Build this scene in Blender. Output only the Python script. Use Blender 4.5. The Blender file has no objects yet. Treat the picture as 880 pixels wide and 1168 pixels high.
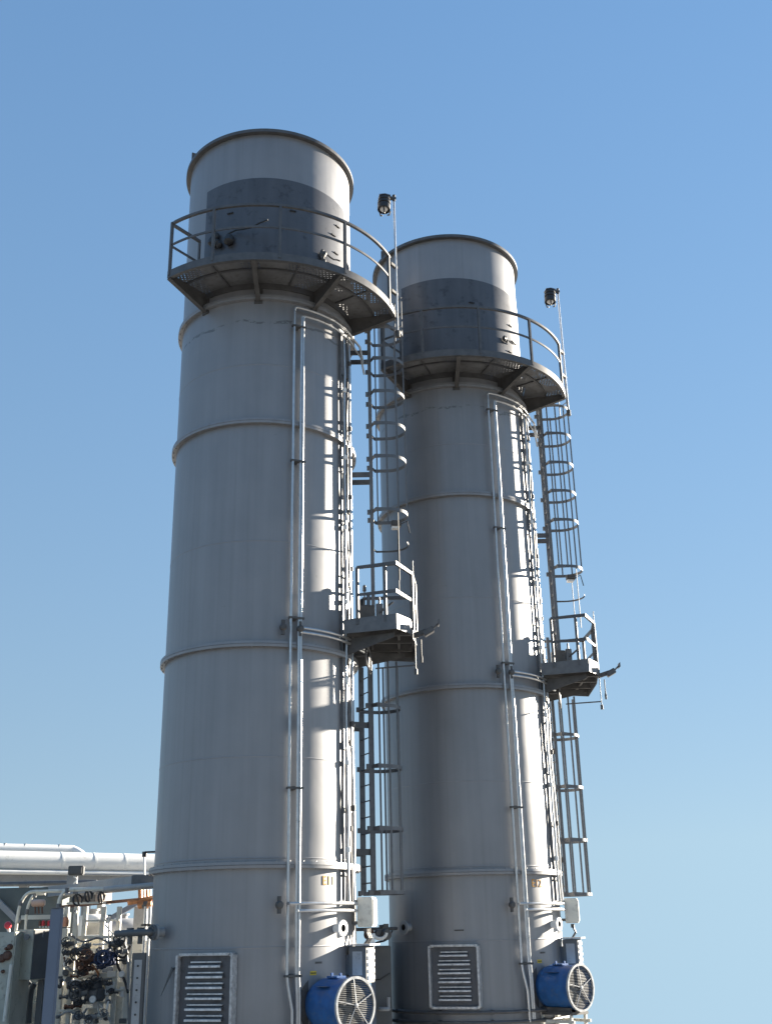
import bpy, bmesh, math, random
from mathutils import Vector, Matrix

random.seed(7)
C = bpy.context.scene.collection
RAD = math.radians
E = 3.5                       # height of the viewpoint above the pad

# ------------------------------------------------------------------ camera numbers
FPX, PITCH, ROLL = 1240.4, RAD(21.074), RAD(-1.251)
PW, PH = 880.0, 1168.0
FWD = Vector((0, math.cos(PITCH), math.sin(PITCH)))
_up = Vector((0, -math.sin(PITCH), math.cos(PITCH)))
_rt = Vector((1, 0, 0))
RT = math.cos(ROLL)*_rt + math.sin(ROLL)*_up
UP = -math.sin(ROLL)*_rt + math.cos(ROLL)*_up
AX1 = Vector((-2.411, 20.0, 0))
AX2 = Vector((1.633, 23.808, 0))
R = 1.745                     # stack radius


def at(px, py, Y):
    """world point on the plane y=Y seen at a pixel of the photograph (layout help only)"""
    d = (px-PW/2)*RT - (py-PH/2)*UP + FPX*FWD
    d = d*(Y/d.y)
    return Vector((d.x, d.y, d.z+E))


# ------------------------------------------------------------------ materials
def node(nt, typ, **kw):
    n = nt.nodes.new(typ)
    for k, v in kw.items():
        setattr(n, k, v)
    return n


def mat(name, col, rough=0.5, metal=0.0, var=0.12, scale=3.0, streak=0.0, bump=0.0, spec=0.5, dirt=None, dirt_amt=0.0, speck=0.0):
    m = bpy.data.materials.new(name)
    m.use_nodes = True
    nt = m.node_tree
    b = nt.nodes['Principled BSDF']
    b.inputs['Roughness'].default_value = rough
    b.inputs['Metallic'].default_value = metal
    b.inputs['Specular IOR Level'].default_value = spec
    L = nt.links.new
    tc = node(nt, 'ShaderNodeTexCoord')
    oi = node(nt, 'ShaderNodeObjectInfo')
    off = node(nt, 'ShaderNodeVectorMath', operation='MULTIPLY_ADD')   # no two objects weather alike
    L(oi.outputs['Random'], off.inputs[0])
    off.inputs[1].default_value = (31, 17, 23)
    L(tc.outputs['Object'], off.inputs[2])
    oc = off.outputs[0]
    n1 = node(nt, 'ShaderNodeTexNoise')
    n1.inputs['Scale'].default_value = scale
    n1.inputs['Detail'].default_value = 6
    n1.inputs['Roughness'].default_value = 0.6
    L(oc, n1.inputs['Vector'])
    fac = n1.outputs['Fac']
    if streak > 0:
        mp = node(nt, 'ShaderNodeMapping')
        mp.inputs['Scale'].default_value = (5.0, 5.0, 0.22)
        L(oc, mp.inputs['Vector'])
        n2 = node(nt, 'ShaderNodeTexNoise')
        n2.inputs['Scale'].default_value = 1.3
        n2.inputs['Detail'].default_value = 5
        L(mp.outputs['Vector'], n2.inputs['Vector'])
        mx = node(nt, 'ShaderNodeMix')
        mx.inputs['Factor'].default_value = streak
        L(fac, mx.inputs[2])
        L(n2.outputs['Fac'], mx.inputs[3])
        fac = mx.outputs[0]
    ramp = node(nt, 'ShaderNodeValToRGB')
    ramp.color_ramp.elements[0].position = 0.3
    ramp.color_ramp.elements[1].position = 0.7
    lo = [max(0, c*(1-var)) for c in col]
    hi = [min(1, c*(1+var)) for c in col]
    ramp.color_ramp.elements[0].color = (*lo, 1)
    ramp.color_ramp.elements[1].color = (*hi, 1)
    L(fac, ramp.inputs['Fac'])
    colout = ramp.outputs['Color']
    if dirt is not None:
        n3 = node(nt, 'ShaderNodeTexNoise')
        n3.inputs['Scale'].default_value = scale*2.3
        n3.inputs['Detail'].default_value = 8
        n3.inputs['Roughness'].default_value = 0.7
        L(oc, n3.inputs['Vector'])
        r3 = node(nt, 'ShaderNodeValToRGB')
        r3.color_ramp.elements[0].position = 0.62 - 0.2*dirt_amt
        r3.color_ramp.elements[1].position = 0.75
        L(n3.outputs['Fac'], r3.inputs['Fac'])
        mm = node(nt, 'ShaderNodeMix', data_type='RGBA')
        L(r3.outputs['Color'], mm.inputs['Factor'])
        L(colout, mm.inputs[6])
        mm.inputs[7].default_value = (*dirt, 1)
        colout = mm.outputs[2]
    L(colout, b.inputs['Base Color'])
    rr = node(nt, 'ShaderNodeMapRange')
    rr.inputs['To Min'].default_value = max(0.05, rough-0.08)
    rr.inputs['To Max'].default_value = min(1, rough+0.1)
    L(n1.outputs['Fac'], rr.inputs['Value'])
    L(rr.outputs['Result'], b.inputs['Roughness'])
    if bump > 0:
        n4 = node(nt, 'ShaderNodeTexNoise')
        n4.inputs['Scale'].default_value = scale*1.2
        n4.inputs['Detail'].default_value = 4
        L(oc, n4.inputs['Vector'])
        bp = node(nt, 'ShaderNodeBump')
        bp.inputs['Strength'].default_value = bump
        bp.inputs['Distance'].default_value = 0.02
        L(n4.outputs['Fac'], bp.inputs['Height'])
        L(bp.outputs['Normal'], b.inputs['Normal'])
    return m


def shell_mat():
    """weathered aluminium-grey paint: mottling, vertical rain streaks, scuffs under the rings, faint weld seams"""
    m = mat('stack_paint', (0.236, 0.237, 0.246), rough=0.46, metal=0.36, var=0.14, scale=0.7, streak=0.4)
    nt = m.node_tree
    L = nt.links.new
    b = nt.nodes['Principled BSDF']
    src = b.inputs['Base Color'].links[0].from_socket
    b.inputs['Coat Weight'].default_value = 0.3
    b.inputs['Coat Roughness'].default_value = 0.38
    tc = [n for n in nt.nodes if n.type == 'TEX_COORD'][0]
    oc = [n for n in nt.nodes if n.type == 'VECT_MATH'][0].outputs[0]
    sep = node(nt, 'ShaderNodeSeparateXYZ')
    L(tc.outputs['Object'], sep.inputs[0])
    # scuffed handling marks: sparse dark speckles
    n = node(nt, 'ShaderNodeTexNoise')
    n.inputs['Scale'].default_value = 9
    n.inputs['Detail'].default_value = 10
    n.inputs['Roughness'].default_value = 0.72
    mp = node(nt, 'ShaderNodeMapping')
    mp.inputs['Scale'].default_value = (0.5, 0.5, 1.0)
    L(oc, mp.inputs['Vector'])
    L(mp.outputs['Vector'], n.inputs['Vector'])
    r = node(nt, 'ShaderNodeValToRGB')
    r.color_ramp.elements[0].position = 0.66
    r.color_ramp.elements[1].position = 0.72
    L(n.outputs['Fac'], r.inputs['Fac'])
    mx = node(nt, 'ShaderNodeMix', data_type='RGBA')
    k = node(nt, 'ShaderNodeMath', operation='MULTIPLY')
    k.inputs[1].default_value = 0.45
    L(r.outputs['Color'], k.inputs[0])
    L(k.outputs[0], mx.inputs['Factor'])
    L(src, mx.inputs[6])
    mx.inputs[7].default_value = (0.12, 0.12, 0.12, 1)
    # scrape line a little below the platform, broken up by noise
    d = node(nt, 'ShaderNodeMath', operation='SUBTRACT')
    d.inputs[1].default_value = E+11.02
    L(sep.outputs['Z'], d.inputs[0])
    wob = node(nt, 'ShaderNodeTexNoise')
    wob.inputs['Scale'].default_value = 2.2
    wob.inputs['Detail'].default_value = 6
    L(oc, wob.inputs['Vector'])
    w2 = node(nt, 'ShaderNodeMath', operation='MULTIPLY_ADD')
    w2.inputs[1].default_value = 0.30
    w2.inputs[2].default_value = -0.15
    L(wob.outputs['Fac'], w2.inputs[0])
    d2 = node(nt, 'ShaderNodeMath', operation='ADD')
    L(d.outputs[0], d2.inputs[0])
    L(w2.outputs[0], d2.inputs[1])
    ab = node(nt, 'ShaderNodeMath', operation='ABSOLUTE')
    L(d2.outputs[0], ab.inputs[0])
    lt = node(nt, 'ShaderNodeMath', operation='LESS_THAN')
    lt.inputs[1].default_value = 0.028
    L(ab.outputs[0], lt.inputs[0])
    gate = node(nt, 'ShaderNodeMath', operation='GREATER_THAN')
    gate.inputs[1].default_value = 0.5
    L(n.outputs['Fac'], gate.inputs[0])
    g2 = node(nt, 'ShaderNodeMath', operation='MULTIPLY')
    L(lt.outputs[0], g2.inputs[0])
    L(gate.outputs[0], g2.inputs[1])
    g3 = node(nt, 'ShaderNodeMath', operation='MULTIPLY')
    g3.inputs[1].default_value = 0.6
    L(g2.outputs[0], g3.inputs[0])
    smp = node(nt, 'ShaderNodeMapping')
    smp.inputs['Scale'].default_value = (6.0, 6.0, 0.10)
    L(oc, smp.inputs['Vector'])
    sno = node(nt, 'ShaderNodeTexNoise')
    sno.inputs['Scale'].default_value = 1.6
    sno.inputs['Detail'].default_value = 3
    L(smp.outputs['Vector'], sno.inputs['Vector'])
    srm = node(nt, 'ShaderNodeValToRGB')
    srm.color_ramp.elements[0].position = 0.56
    srm.color_ramp.elements[1].position = 0.74
    L(sno.outputs['Fac'], srm.inputs['Fac'])
    sk = node(nt, 'ShaderNodeMath', operation='MULTIPLY')
    sk.inputs[1].default_value = 0.18
    L(srm.outputs['Color'], sk.inputs[0])
    smx = node(nt, 'ShaderNodeMix', data_type='RGBA')
    L(sk.outputs[0], smx.inputs['Factor'])
    L(mx.outputs[2], smx.inputs[6])
    smx.inputs[7].default_value = (0.13, 0.125, 0.12, 1)
    mx = smx
    mx2 = node(nt, 'ShaderNodeMix', data_type='RGBA')
    L(g3.outputs[0], mx2.inputs['Factor'])
    L(mx.outputs[2], mx2.inputs[6])
    mx2.inputs[7].default_value = (0.07, 0.07, 0.07, 1)
    L(mx2.outputs[2], b.inputs['Base Color'])
    # slight oil-canning of the plate
    wv = node(nt, 'ShaderNodeTexNoise')
    wv.inputs['Scale'].default_value = 0.9
    wv.inputs['Detail'].default_value = 3
    L(oc, wv.inputs['Vector'])
    bp = node(nt, 'ShaderNodeBump')
    bp.inputs['Strength'].default_value = 0.35
    bp.inputs['Distance'].default_value = 0.03
    L(wv.outputs['Fac'], bp.inputs['Height'])
    L(bp.outputs['Normal'], b.inputs['Normal'])
    return m


def perforated_mat():
    m = mat('deck_plate', (0.17, 0.17, 0.175), rough=0.6, metal=0.3, var=0.2, scale=4, dirt=(0.09, 0.085, 0.075), dirt_amt=0.5)
    nt = m.node_tree
    L = nt.links.new
    out = nt.nodes['Material Output']
    b = nt.nodes['Principled BSDF']
    tc = [n for n in nt.nodes if n.type == 'TEX_COORD'][0]
    sep = node(nt, 'ShaderNodeSeparateXYZ')
    L(tc.outputs['Object'], sep.inputs[0])

    def M(op, a, bb=None):
        n = node(nt, 'ShaderNodeMath', operation=op)
        for i, v in enumerate((a, bb)):
            if v is None:
                continue
            if isinstance(v, (int, float)):
                n.inputs[i].default_value = v
            else:
                L(v, n.inputs[i])
        return n.outputs[0]
    P = 0.064
    fx = M('SUBTRACT', M('MULTIPLY', M('FRACT', M('DIVIDE', M('ADD', sep.outputs['X'], 50), P)), P), P/2)
    fy = M('SUBTRACT', M('MULTIPLY', M('FRACT', M('DIVIDE', M('ADD', sep.outputs['Y'], 50), P)), P), P/2)
    d = M('SQRT', M('ADD', M('MULTIPLY', fx, fx), M('MULTIPLY', fy, fy)))
    hole = M('LESS_THAN', d, 0.018)
    nz = node(nt, 'ShaderNodeTexNoise')
    nz.inputs['Scale'].default_value = 1.1
    nz.inputs['Detail'].default_value = 1
    L(tc.outputs['Object'], nz.inputs['Vector'])
    hole = M('MULTIPLY', hole, M('GREATER_THAN', nz.outputs['Fac'], 0.50))
    tr = node(nt, 'ShaderNodeBsdfTransparent')
    ms = node(nt, 'ShaderNodeMixShader')
    L(hole, ms.inputs['Fac'])
    L(b.outputs[0], ms.inputs[1])
    L(tr.outputs[0], ms.inputs[2])
    L(ms.outputs[0], out.inputs['Surface'])
    return m


def mesh_guard_mat():
    """fine wire mesh of the fan guards: small square openings"""
    m = mat('guard_mesh', (0.2, 0.2, 0.195), rough=0.45, metal=0.6, var=0.3, scale=8)
    nt = m.node_tree
    L = nt.links.new
    out = nt.nodes['Material Output']
    b = nt.nodes['Principled BSDF']
    tc = [n for n in nt.nodes if n.type == 'TEX_COORD'][0]
    sep = node(nt, 'ShaderNodeSeparateXYZ')
    L(tc.outputs['Object'], sep.inputs[0])

    def M(op, a, bb=None):
        n = node(nt, 'ShaderNodeMath', operation=op)
        for i, v in enumerate((a, bb)):
            if v is None:
                continue
            if isinstance(v, (int, float)):
                n.inputs[i].default_value = v
            else:
                L(v, n.inputs[i])
        return n.outputs[0]
    P = 0.026
    u = M('FRACT', M('DIVIDE', M('ADD', M('SUBTRACT', sep.outputs['X'], sep.outputs['Y']), 50), P*1.41))
    v = M('FRACT', M('DIVIDE', M('ADD', sep.outputs['Z'], 50), P))
    hole = M('MULTIPLY', M('GREATER_THAN', u, 0.36), M('GREATER_THAN', v, 0.36))
    tr = node(nt, 'ShaderNodeBsdfTransparent')
    ms = node(nt, 'ShaderNodeMixShader')
    L(hole, ms.inputs['Fac'])
    L(b.outputs[0], ms.inputs[1])
    L(tr.outputs[0], ms.inputs[2])
    L(ms.outputs[0], out.inputs['Surface'])
    return m


M_SHELL = shell_mat()
M_DARKPLATE = mat('dark_zinc_plate', (0.088, 0.091, 0.102), rough=0.42, metal=0.3, var=0.22, scale=1.6, streak=0.5,
                  dirt=(0.028, 0.027, 0.03), dirt_amt=0.35)
M_GALV = mat('galvanised_steel', (0.125, 0.13, 0.138), rough=0.5, metal=0.25, var=0.18, scale=9)
M_LIP = mat('bright_zinc_edge', (0.6, 0.605, 0.61), rough=0.4, metal=0.1, var=0.3, scale=9, dirt=(0.16, 0.16, 0.16), dirt_amt=0.6)
M_SLAT = mat('pale_zinc', (0.44, 0.445, 0.45), rough=0.35, metal=0.3, var=0.35, scale=14, dirt=(0.08, 0.08, 0.085), dirt_amt=0.35)
M_GALVD = mat('dull_galvanised_steel', (0.10, 0.10, 0.103), rough=0.5, metal=0.35, var=0.2, scale=7)
M_DECK = perforated_mat()
M_DARKSTEEL = mat('dark_weathered_steel', (0.085, 0.082, 0.08), rough=0.6, metal=0.2, var=0.25, scale=5, dirt=(0.05, 0.045, 0.04), dirt_amt=0.4)
M_PIPE = mat('bright_conduit', (0.52, 0.525, 0.53), rough=0.3, metal=0.75, var=0.12, scale=10)
M_BLACK = mat('black_rubber', (0.025, 0.025, 0.027), rough=0.5, var=0.3, scale=8)
M_WHITE = mat('white_paint', (0.74, 0.74, 0.72), rough=0.45, var=0.05, scale=2.5, dirt=(0.5, 0.49, 0.45), dirt_amt=0.2, streak=0.3)
M_CREAM = mat('cream_paint', (0.62, 0.60, 0.53), rough=0.5, var=0.1, scale=3, dirt=(0.33, 0.31, 0.27), dirt_amt=0.5)
M_GREY = mat('grey_paint', (0.30, 0.305, 0.31), rough=0.5, var=0.1, scale=4, dirt=(0.2, 0.2, 0.19), dirt_amt=0.3)
M_BLUEGREY = mat('blue_grey_paint', (0.115, 0.145, 0.20), rough=0.5, var=0.07, scale=2)
M_NEARBLACK = mat('near_black_paint', (0.022, 0.022, 0.022), rough=0.65, var=0.15, scale=3, spec=0.2)
M_DGREY = mat('charcoal_paint', (0.085, 0.088, 0.09), rough=0.5, var=0.15, scale=3)
M_OLIVE = mat('olive_grey_paint', (0.40, 0.40, 0.34), rough=0.55, var=0.14, scale=3, dirt=(0.11, 0.1, 0.085), dirt_amt=0.3)
M_BLUE = mat('blue_gloss_paint', (0.02, 0.10, 0.29), rough=0.4, var=0.25, scale=6, dirt=(0.09, 0.13, 0.19), dirt_amt=0.5)
M_VBLUE = mat('dark_blue_paint', (0.03, 0.045, 0.10), rough=0.4, var=0.2, scale=12)
M_BROWN = mat('rusty_brown', (0.12, 0.06, 0.04), rough=0.65, var=0.4, scale=20)
M_COPPER = mat('copper_pipe', (0.50, 0.24, 0.12), rough=0.45, metal=0.5, var=0.3, scale=12)
M_RED = mat('red_paint', (0.55, 0.035, 0.05), rough=0.4, var=0.1, scale=8)
M_ORANGE = mat('orange_stencil_paint', (0.55, 0.26, 0.02), rough=0.6, var=0.25, scale=20)
M_YELLOW = mat('yellow_sticker', (0.62, 0.45, 0.04), rough=0.5, var=0.08, scale=10)
M_GUARD = mesh_guard_mat()
M_LENS = mat('lamp_lens', (0.75, 0.73, 0.70), rough=0.15, var=0.03)
M_GROUND = mat('gravel_ground', (0.20, 0.195, 0.185), rough=0.9, var=0.3, scale=6, bump=0.6, dirt=(0.16, 0.15, 0.13), dirt_amt=0.5)
M_CONC = mat('pad_concrete', (0.27, 0.265, 0.255), rough=0.85, var=0.12, scale=2, bump=0.2)

# ------------------------------------------------------------------ mesh helpers
BASE = [Vector((0, 0, 0))]


def pol(psi, rho, z):
    a = RAD(psi)
    return Vector((rho*math.sin(a), -rho*math.cos(a), z))


def erad(psi):
    a = RAD(psi)
    return Vector((math.sin(a), -math.cos(a), 0))


def etan(psi):
    a = RAD(psi)
    return Vector((math.cos(a), math.sin(a), 0))


def arc(rho, z, p0, p1, n):
    return [pol(p0+(p1-p0)*i/n, rho, z) for i in range(n+1)]


class MB:
    def __init__(s):
        s.v = []
        s.f = []
        s.cuts = []

    def add(s, vs, fs):
        o = len(s.v)
        s.cuts.append((o, len(s.f)))
        s.v += [Vector(v) for v in vs]
        s.f += [tuple(i+o for i in f) for f in fs]
        return s

    def box(s, c, size, u=(1, 0, 0), w=(0, 0, 1)):
        c = Vector(c)
        u = Vector(u).normalized()
        w = Vector(w).normalized()
        v = w.cross(u).normalized()
        a, b, d = size[0]/2, size[1]/2, size[2]/2
        pts = [c+u*(a*i)+v*(b*j)+w*(d*k) for k in (-1, 1) for j in (-1, 1) for i in (-1, 1)]
        return s.add(pts, [(0, 2, 3, 1), (4, 5, 7, 6), (0, 1, 5, 4), (2, 6, 7, 3), (0, 4, 6, 2), (1, 3, 7, 5)])

    def sweep(s, path, prof, up=(0, 0, 1), closed=False, caps=True):
        """prof: (side, up) pairs"""
        path = [Vector(p) for p in path]
        up = Vector(up)
        n = len(path)
        m = len(prof)
        vs = []
        for i, p in enumerate(path):
            if closed:
                t = (path[(i+1) % n]-path[i-1])
            else:
                t = path[min(i+1, n-1)]-path[max(i-1, 0)]
            t.normalize()
            sd = t.cross(up)
            if sd.length < 1e-5:
                sd = t.cross(Vector((1, 0, 0)))
            sd.normalize()
            uu = sd.cross(t).normalized()
            k = 1.0
            if 0 < i < n-1 and not closed:
                a = (path[i]-path[i-1]).normalized().dot(t)
                k = 1/max(0.5, a)
            vs += [p+sd*(q[0]*k)+uu*(q[1]*k) for q in prof]
        fs = []
        for i in range(n if closed else n-1):
            j = (i+1) % n
            for q in range(m):
                r = (q+1) % m
                fs.append((i*m+q, i*m+r, j*m+r, j*m+q))
        if caps and not closed:
            fs.append(tuple(range(m))[::-1])
            fs.append(tuple((n-1)*m+q for q in range(m)))
        return s.add(vs, fs)

    def tube(s, path, r, n=8, closed=False):
        path = [Vector(p) for p in path]
        # parallel transport
        N = len(path)
        t0 = (path[1]-path[0]).normalized()
        a = Vector((0, 0, 1)) if abs(t0.z) < 0.9 else Vector((1, 0, 0))
        nrm = (a-t0*a.dot(t0)).normalized()
        vs = []
        for i, p in enumerate(path):
            if closed:
                t = path[(i+1) % N]-path[i-1]
            else:
                t = path[min(i+1, N-1)]-path[max(i-1, 0)]
            t.normalize()
            nrm = (nrm-t*nrm.dot(t)).normalized()
            b = t.cross(nrm)
            vs += [p+(nrm*math.cos(2*math.pi*q/n)+b*math.sin(2*math.pi*q/n))*r for q in range(n)]
        fs = []
        for i in range(N if closed else N-1):
            j = (i+1) % N
            for q in range(n):
                k = (q+1) % n
                fs.append((i*n+q, i*n+k, j*n+k, j*n+q))
        if not closed:
            fs.append(tuple(range(n))[::-1])
            fs.append(tuple((N-1)*n+q for q in range(n)))
        return s.add(vs, fs)

    def rod(s, a, b, r, n=8):
        return s.tube([a, b], r, n)

    def lathe(s, prof, c=(0, 0, 0), axis=(0, 0, 1), n=24, closed=False):
        """prof: (radius, along) pairs; closed joins last to first"""
        c = Vector(c)
        ax = Vector(axis).normalized()
        a = Vector((1, 0, 0)) if abs(ax.x) < 0.9 else Vector((0, 1, 0))
        u = (a-ax*a.dot(ax)).normalized()
        w = ax.cross(u)
        m = len(prof)
        vs = []
        for q in range(n):
            th = 2*math.pi*q/n
            d = u*math.cos(th)+w*math.sin(th)
            vs += [c+d*r+ax*h for r, h in prof]
        fs = []
        for q in range(n):
            k = (q+1) % n
            for i in range(m if closed else m-1):
                j = (i+1) % m
                fs.append((q*m+i, k*m+i, k*m+j, q*m+j))
        if not closed:
            if prof[0][0] > 1e-6:
                fs.append(tuple(q*m for q in range(n))[::-1])
            if prof[-1][0] > 1e-6:
                fs.append(tuple(q*m+m-1 for q in range(n)))
        return s.add(vs, fs)

    def sector(s, r0, r1, z0, z1, p0, p1, n):
        path = [pol(p0+(p1-p0)*i/n, 1, 0) for i in range(n+1)]
        vs = []
        for d in path:
            vs += [Vector((d.x*r0, d.y*r0, z0)), Vector((d.x*r1, d.y*r1, z0)), Vector((d.x*r1, d.y*r1, z1)), Vector((d.x*r0, d.y*r0, z1))]
        fs = []
        for i in range(n):
            for q in range(4):
                k = (q+1) % 4
                fs.append((i*4+q, (i+1)*4+q, (i+1)*4+k, i*4+k))
        fs.append((0, 1, 2, 3))
        fs.append((n*4+3, n*4+2, n*4+1, n*4))
        return s.add(vs, fs)

    def prism(s, pts, z0, z1):
        n = len(pts)
        vs = [Vector((p[0], p[1], z0)) for p in pts]+[Vector((p[0], p[1], z1)) for p in pts]
        fs = [tuple(range(n))[::-1], tuple(range(n, 2*n))]
        for i in range(n):
            j = (i+1) % n
            fs.append((i, j, n+j, n+i))
        return s.add(vs, fs)

    def slab(s, pts, nrm, th):
        """flat polygon pts extruded by th along nrm"""
        nrm = Vector(nrm).normalized()*th
        n = len(pts)
        vs = [Vector(p) for p in pts]+[Vector(p)+nrm for p in pts]
        fs = [tuple(range(n))[::-1], tuple(range(n, 2*n))]
        for i in range(n):
            j = (i+1) % n
            fs.append((i, j, n+j, n+i))
        return s.add(vs, fs)

    def build(s, name, m, parent=None, bevel=0.0, ang=35, split=False):
        if split and len(s.cuts) > 1:              # every piece an object of its own
            out = []
            for i, (v0, f0) in enumerate(s.cuts):
                v1, f1 = s.cuts[i+1] if i+1 < len(s.cuts) else (len(s.v), len(s.f))
                q = MB()
                q.add(s.v[v0:v1], [tuple(k-v0 for k in f) for f in s.f[f0:f1]])
                out.append(q.build(name, m, parent, bevel, ang))
            return out
        me = bpy.data.meshes.new(name)
        base = BASE[0] if parent is not None or BASE[0].length else Vector((0, 0, 0))
        me.from_pydata([tuple(v-base) for v in s.v], [], s.f)
        bm = bmesh.new()
        bm.from_mesh(me)
        bmesh.ops.recalc_face_normals(bm, faces=bm.faces)
        if bevel > 0:
            ed = [e for e in bm.edges if len(e.link_faces) == 2 and e.calc_face_angle(0) > RAD(50)]
            bmesh.ops.bevel(bm, geom=ed, offset=bevel, segments=2, affect='EDGES', clamp_overlap=True)
        bm.to_mesh(me)
        bm.free()
        for p in me.polygons:
            p.use_smooth = True
        me.set_sharp_from_angle(angle=RAD(ang))
        me.materials.append(m)
        o = bpy.data.objects.new(name, me)
        C.objects.link(o)
        if parent is not None:
            o.parent = parent
        return o


def tag(o, label, cat, group=None, kind=None):
    if label:
        o['label'] = label
    if cat:
        o['category'] = cat
    if group:
        o['group'] = group
    if kind:
        o['kind'] = kind
    return o


PAIRS = []                    # (root, label of the copy): everything that the second stack repeats


def thing(name, label, cat, base, group=None, label2=None, origin=None):
    """an Empty at the thing's base; meshes built next are given in the frame of origin"""
    o = bpy.data.objects.new(name, None)
    o.empty_display_size = 0.3
    C.objects.link(o)
    base = Vector(base)
    org = Vector(origin) if origin is not None else Vector((0, 0, 0))
    o.location = org+base
    BASE[0] = base
    tag(o, label, cat, group)
    if label2:
        PAIRS.append((o, label2))
    return o


def sthing(name, labels, cat, base, group):
    return thing(name, labels[0], cat, base, group, labels[1], AX1)


def copy_tree(o, parent=None):
    c = o.copy()
    C.objects.link(c)
    if parent is not None:
        c.parent = parent
    for ch in list(o.children):
        copy_tree(ch, c)
    return c


def text_mesh(body, size, name, m, parent, loc, psi, rho, ext=0.003):
    """lettering bent round the shell"""
    cu = bpy.data.curves.new(name, 'FONT')
    cu.body = body
    cu.size = size
    cu.align_x = 'CENTER'
    cu.extrude = ext
    tmp = bpy.data.objects.new('tmp', cu)
    C.objects.link(tmp)
    bpy.context.view_layer.update()
    me = bpy.data.meshes.new_from_object(tmp.evaluated_get(bpy.context.evaluated_depsgraph_get()))
    bpy.data.objects.remove(tmp)
    for v in me.vertices:
        a = psi+math.degrees(v.co.x/rho)
        p = pol(a, rho+v.co.z, loc+v.co.y)
        v.co = p-BASE[0]
    me.materials.clear()
    me.materials.append(m)
    me.name = name
    o = bpy.data.objects.new(name, me)
    C.objects.link(o)
    o.parent = parent
    return o


def RECT(w, h):
    return [(-w/2, -h/2), (w/2, -h/2), (w/2, h/2), (-w/2, h/2)]


def Z(z):
    return z+E


# ================================================================== THE STACKS
GS = 'pair of exhaust stacks'
st = sthing('exhaust_stack', ('nearer grey steel exhaust stack on the left, standing tallest in front',
                              'farther grey steel exhaust stack, half hidden behind the nearer one'), 'exhaust stack', (0, 0, 0), GS)
# shell, open at the top
NS = 128
mb = MB()
prof = [(R, 0.02)]
zz = 0.02
for zr in (0.98, 4.6, 8.84, 11.52):
    prof.append((R, Z(zr)))
prof += [(R, Z(15.56)), (R-0.03, Z(15.56)), (R-0.03, Z(12.5)), (0.0, Z(12.5))]
mb.lathe(prof, n=NS)
mb.build('shell', M_SHELL, st)
# weld seams between plates
for zr in (-0.2, 2.75, 6.55, 10.1, 1.14):
    s = MB()
    s.lathe([(R+0.001, Z(zr)-0.012), (R+0.0045, Z(zr)-0.004), (R+0.0045, Z(zr)+0.004), (R+0.001, Z(zr)+0.012), (R-0.01, Z(zr))], n=NS, closed=True)
    s.build('weld_seam', M_SHELL, st)
# bolted flange rings
for zr in (0.98, 4.6, 8.84, 11.5):
    s = MB()
    s.lathe([(R-0.01, Z(zr)), (R+0.085, Z(zr)), (R+0.088, Z(zr)+0.045), (R+0.08, Z(zr)+0.05), (R+0.088, Z(zr)+0.055), (R+0.085, Z(zr)+0.1), (R-0.01, Z(zr)+0.1)], n=NS, closed=True)
    for k in range(48):
        a = 360/48*k+2
        s.lathe([(0.012, -0.016), (0.012, 0.116)], c=pol(a, R+0.055, Z(zr)), n=6)
    s.build('flange_ring', M_SHELL, st)
s = MB()
s.lathe([(R-0.035, Z(15.5)), (R+0.10, Z(15.5)), (R+0.10, Z(15.575)), (R-0.035, Z(15.575))], n=NS, closed=True)
s.build('rim_ring', M_GALVD, st)
s = MB()
s.box(pol(-62, R+0.02, Z(15.68)), (0.03, 0.12, 0.26), u=etan(-62))
s.build('lifting_lug', M_DARKSTEEL, st)
# base ring
s = MB()
s.lathe([(R-0.02, 0.0), (R+0.22, 0.0), (R+0.22, 0.05), (R+0.05, 0.05), (R+0.05, 0.2), (R-0.02, 0.2)], n=96, closed=True)
s.build('base_ring', M_DARKSTEEL, st)
# dark wrapper plate behind the handrail
s = MB()
s.sector(R-0.005, R+0.012, Z(12.02), Z(14.40), -41, 104, 60)
wp = s.build('wrapper_plate', M_DARKPLATE, st)
s = MB()
for a, z in ((-20, 13.62), (16, 13.75), (22, 13.66), (55, 13.5), (58, 13.1), (52, 12.75), (60, 13.8), (40, 12.6)):
    s.box(pol(a, R+0.024, Z(z)), (0.13, 0.03, 0.022), u=etan(a))
s.build('plate_clip', M_BLACK, wp, split=True)
# louvre box
LP = -17.4
LN, LT = erad(LP), etan(LP)
lc = pol(LP, R*0.975, Z(-0.815))
W_, H_ = 0.98, 1.08
louv = MB()
louv.box(lc+LN*0.02, (W_-0.02, 0.1, H_-0.02), u=LT)
lv = louv.build('louvre', M_DARKPLATE, st)
fr = MB()
for sx in (-1, 1):
    fr.box(lc+LT*(sx*(W_/2-0.02))+LN*0.085, (0.042, 0.18, H_-0.02), u=LT)
for sz in (-1, 1):
    fr.box(lc+Vector((0, 0, sz*(H_/2-0.005)))+LN*0.085, (W_-0.15, 0.17, 0.042), u=LT)
for sx in (-1, 1):
    for sz in (-1, 1):
        fr.box(lc+LT*(sx*(W_/2-0.06))+Vector((0, 0, sz*(H_/2-0.01)))+LN*0.07, (0.06, 0.13, 0.05), u=LT)
fr.build('frame', M_SLAT, lv, bevel=0.006)
sl = MB()
lips = MB()
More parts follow.
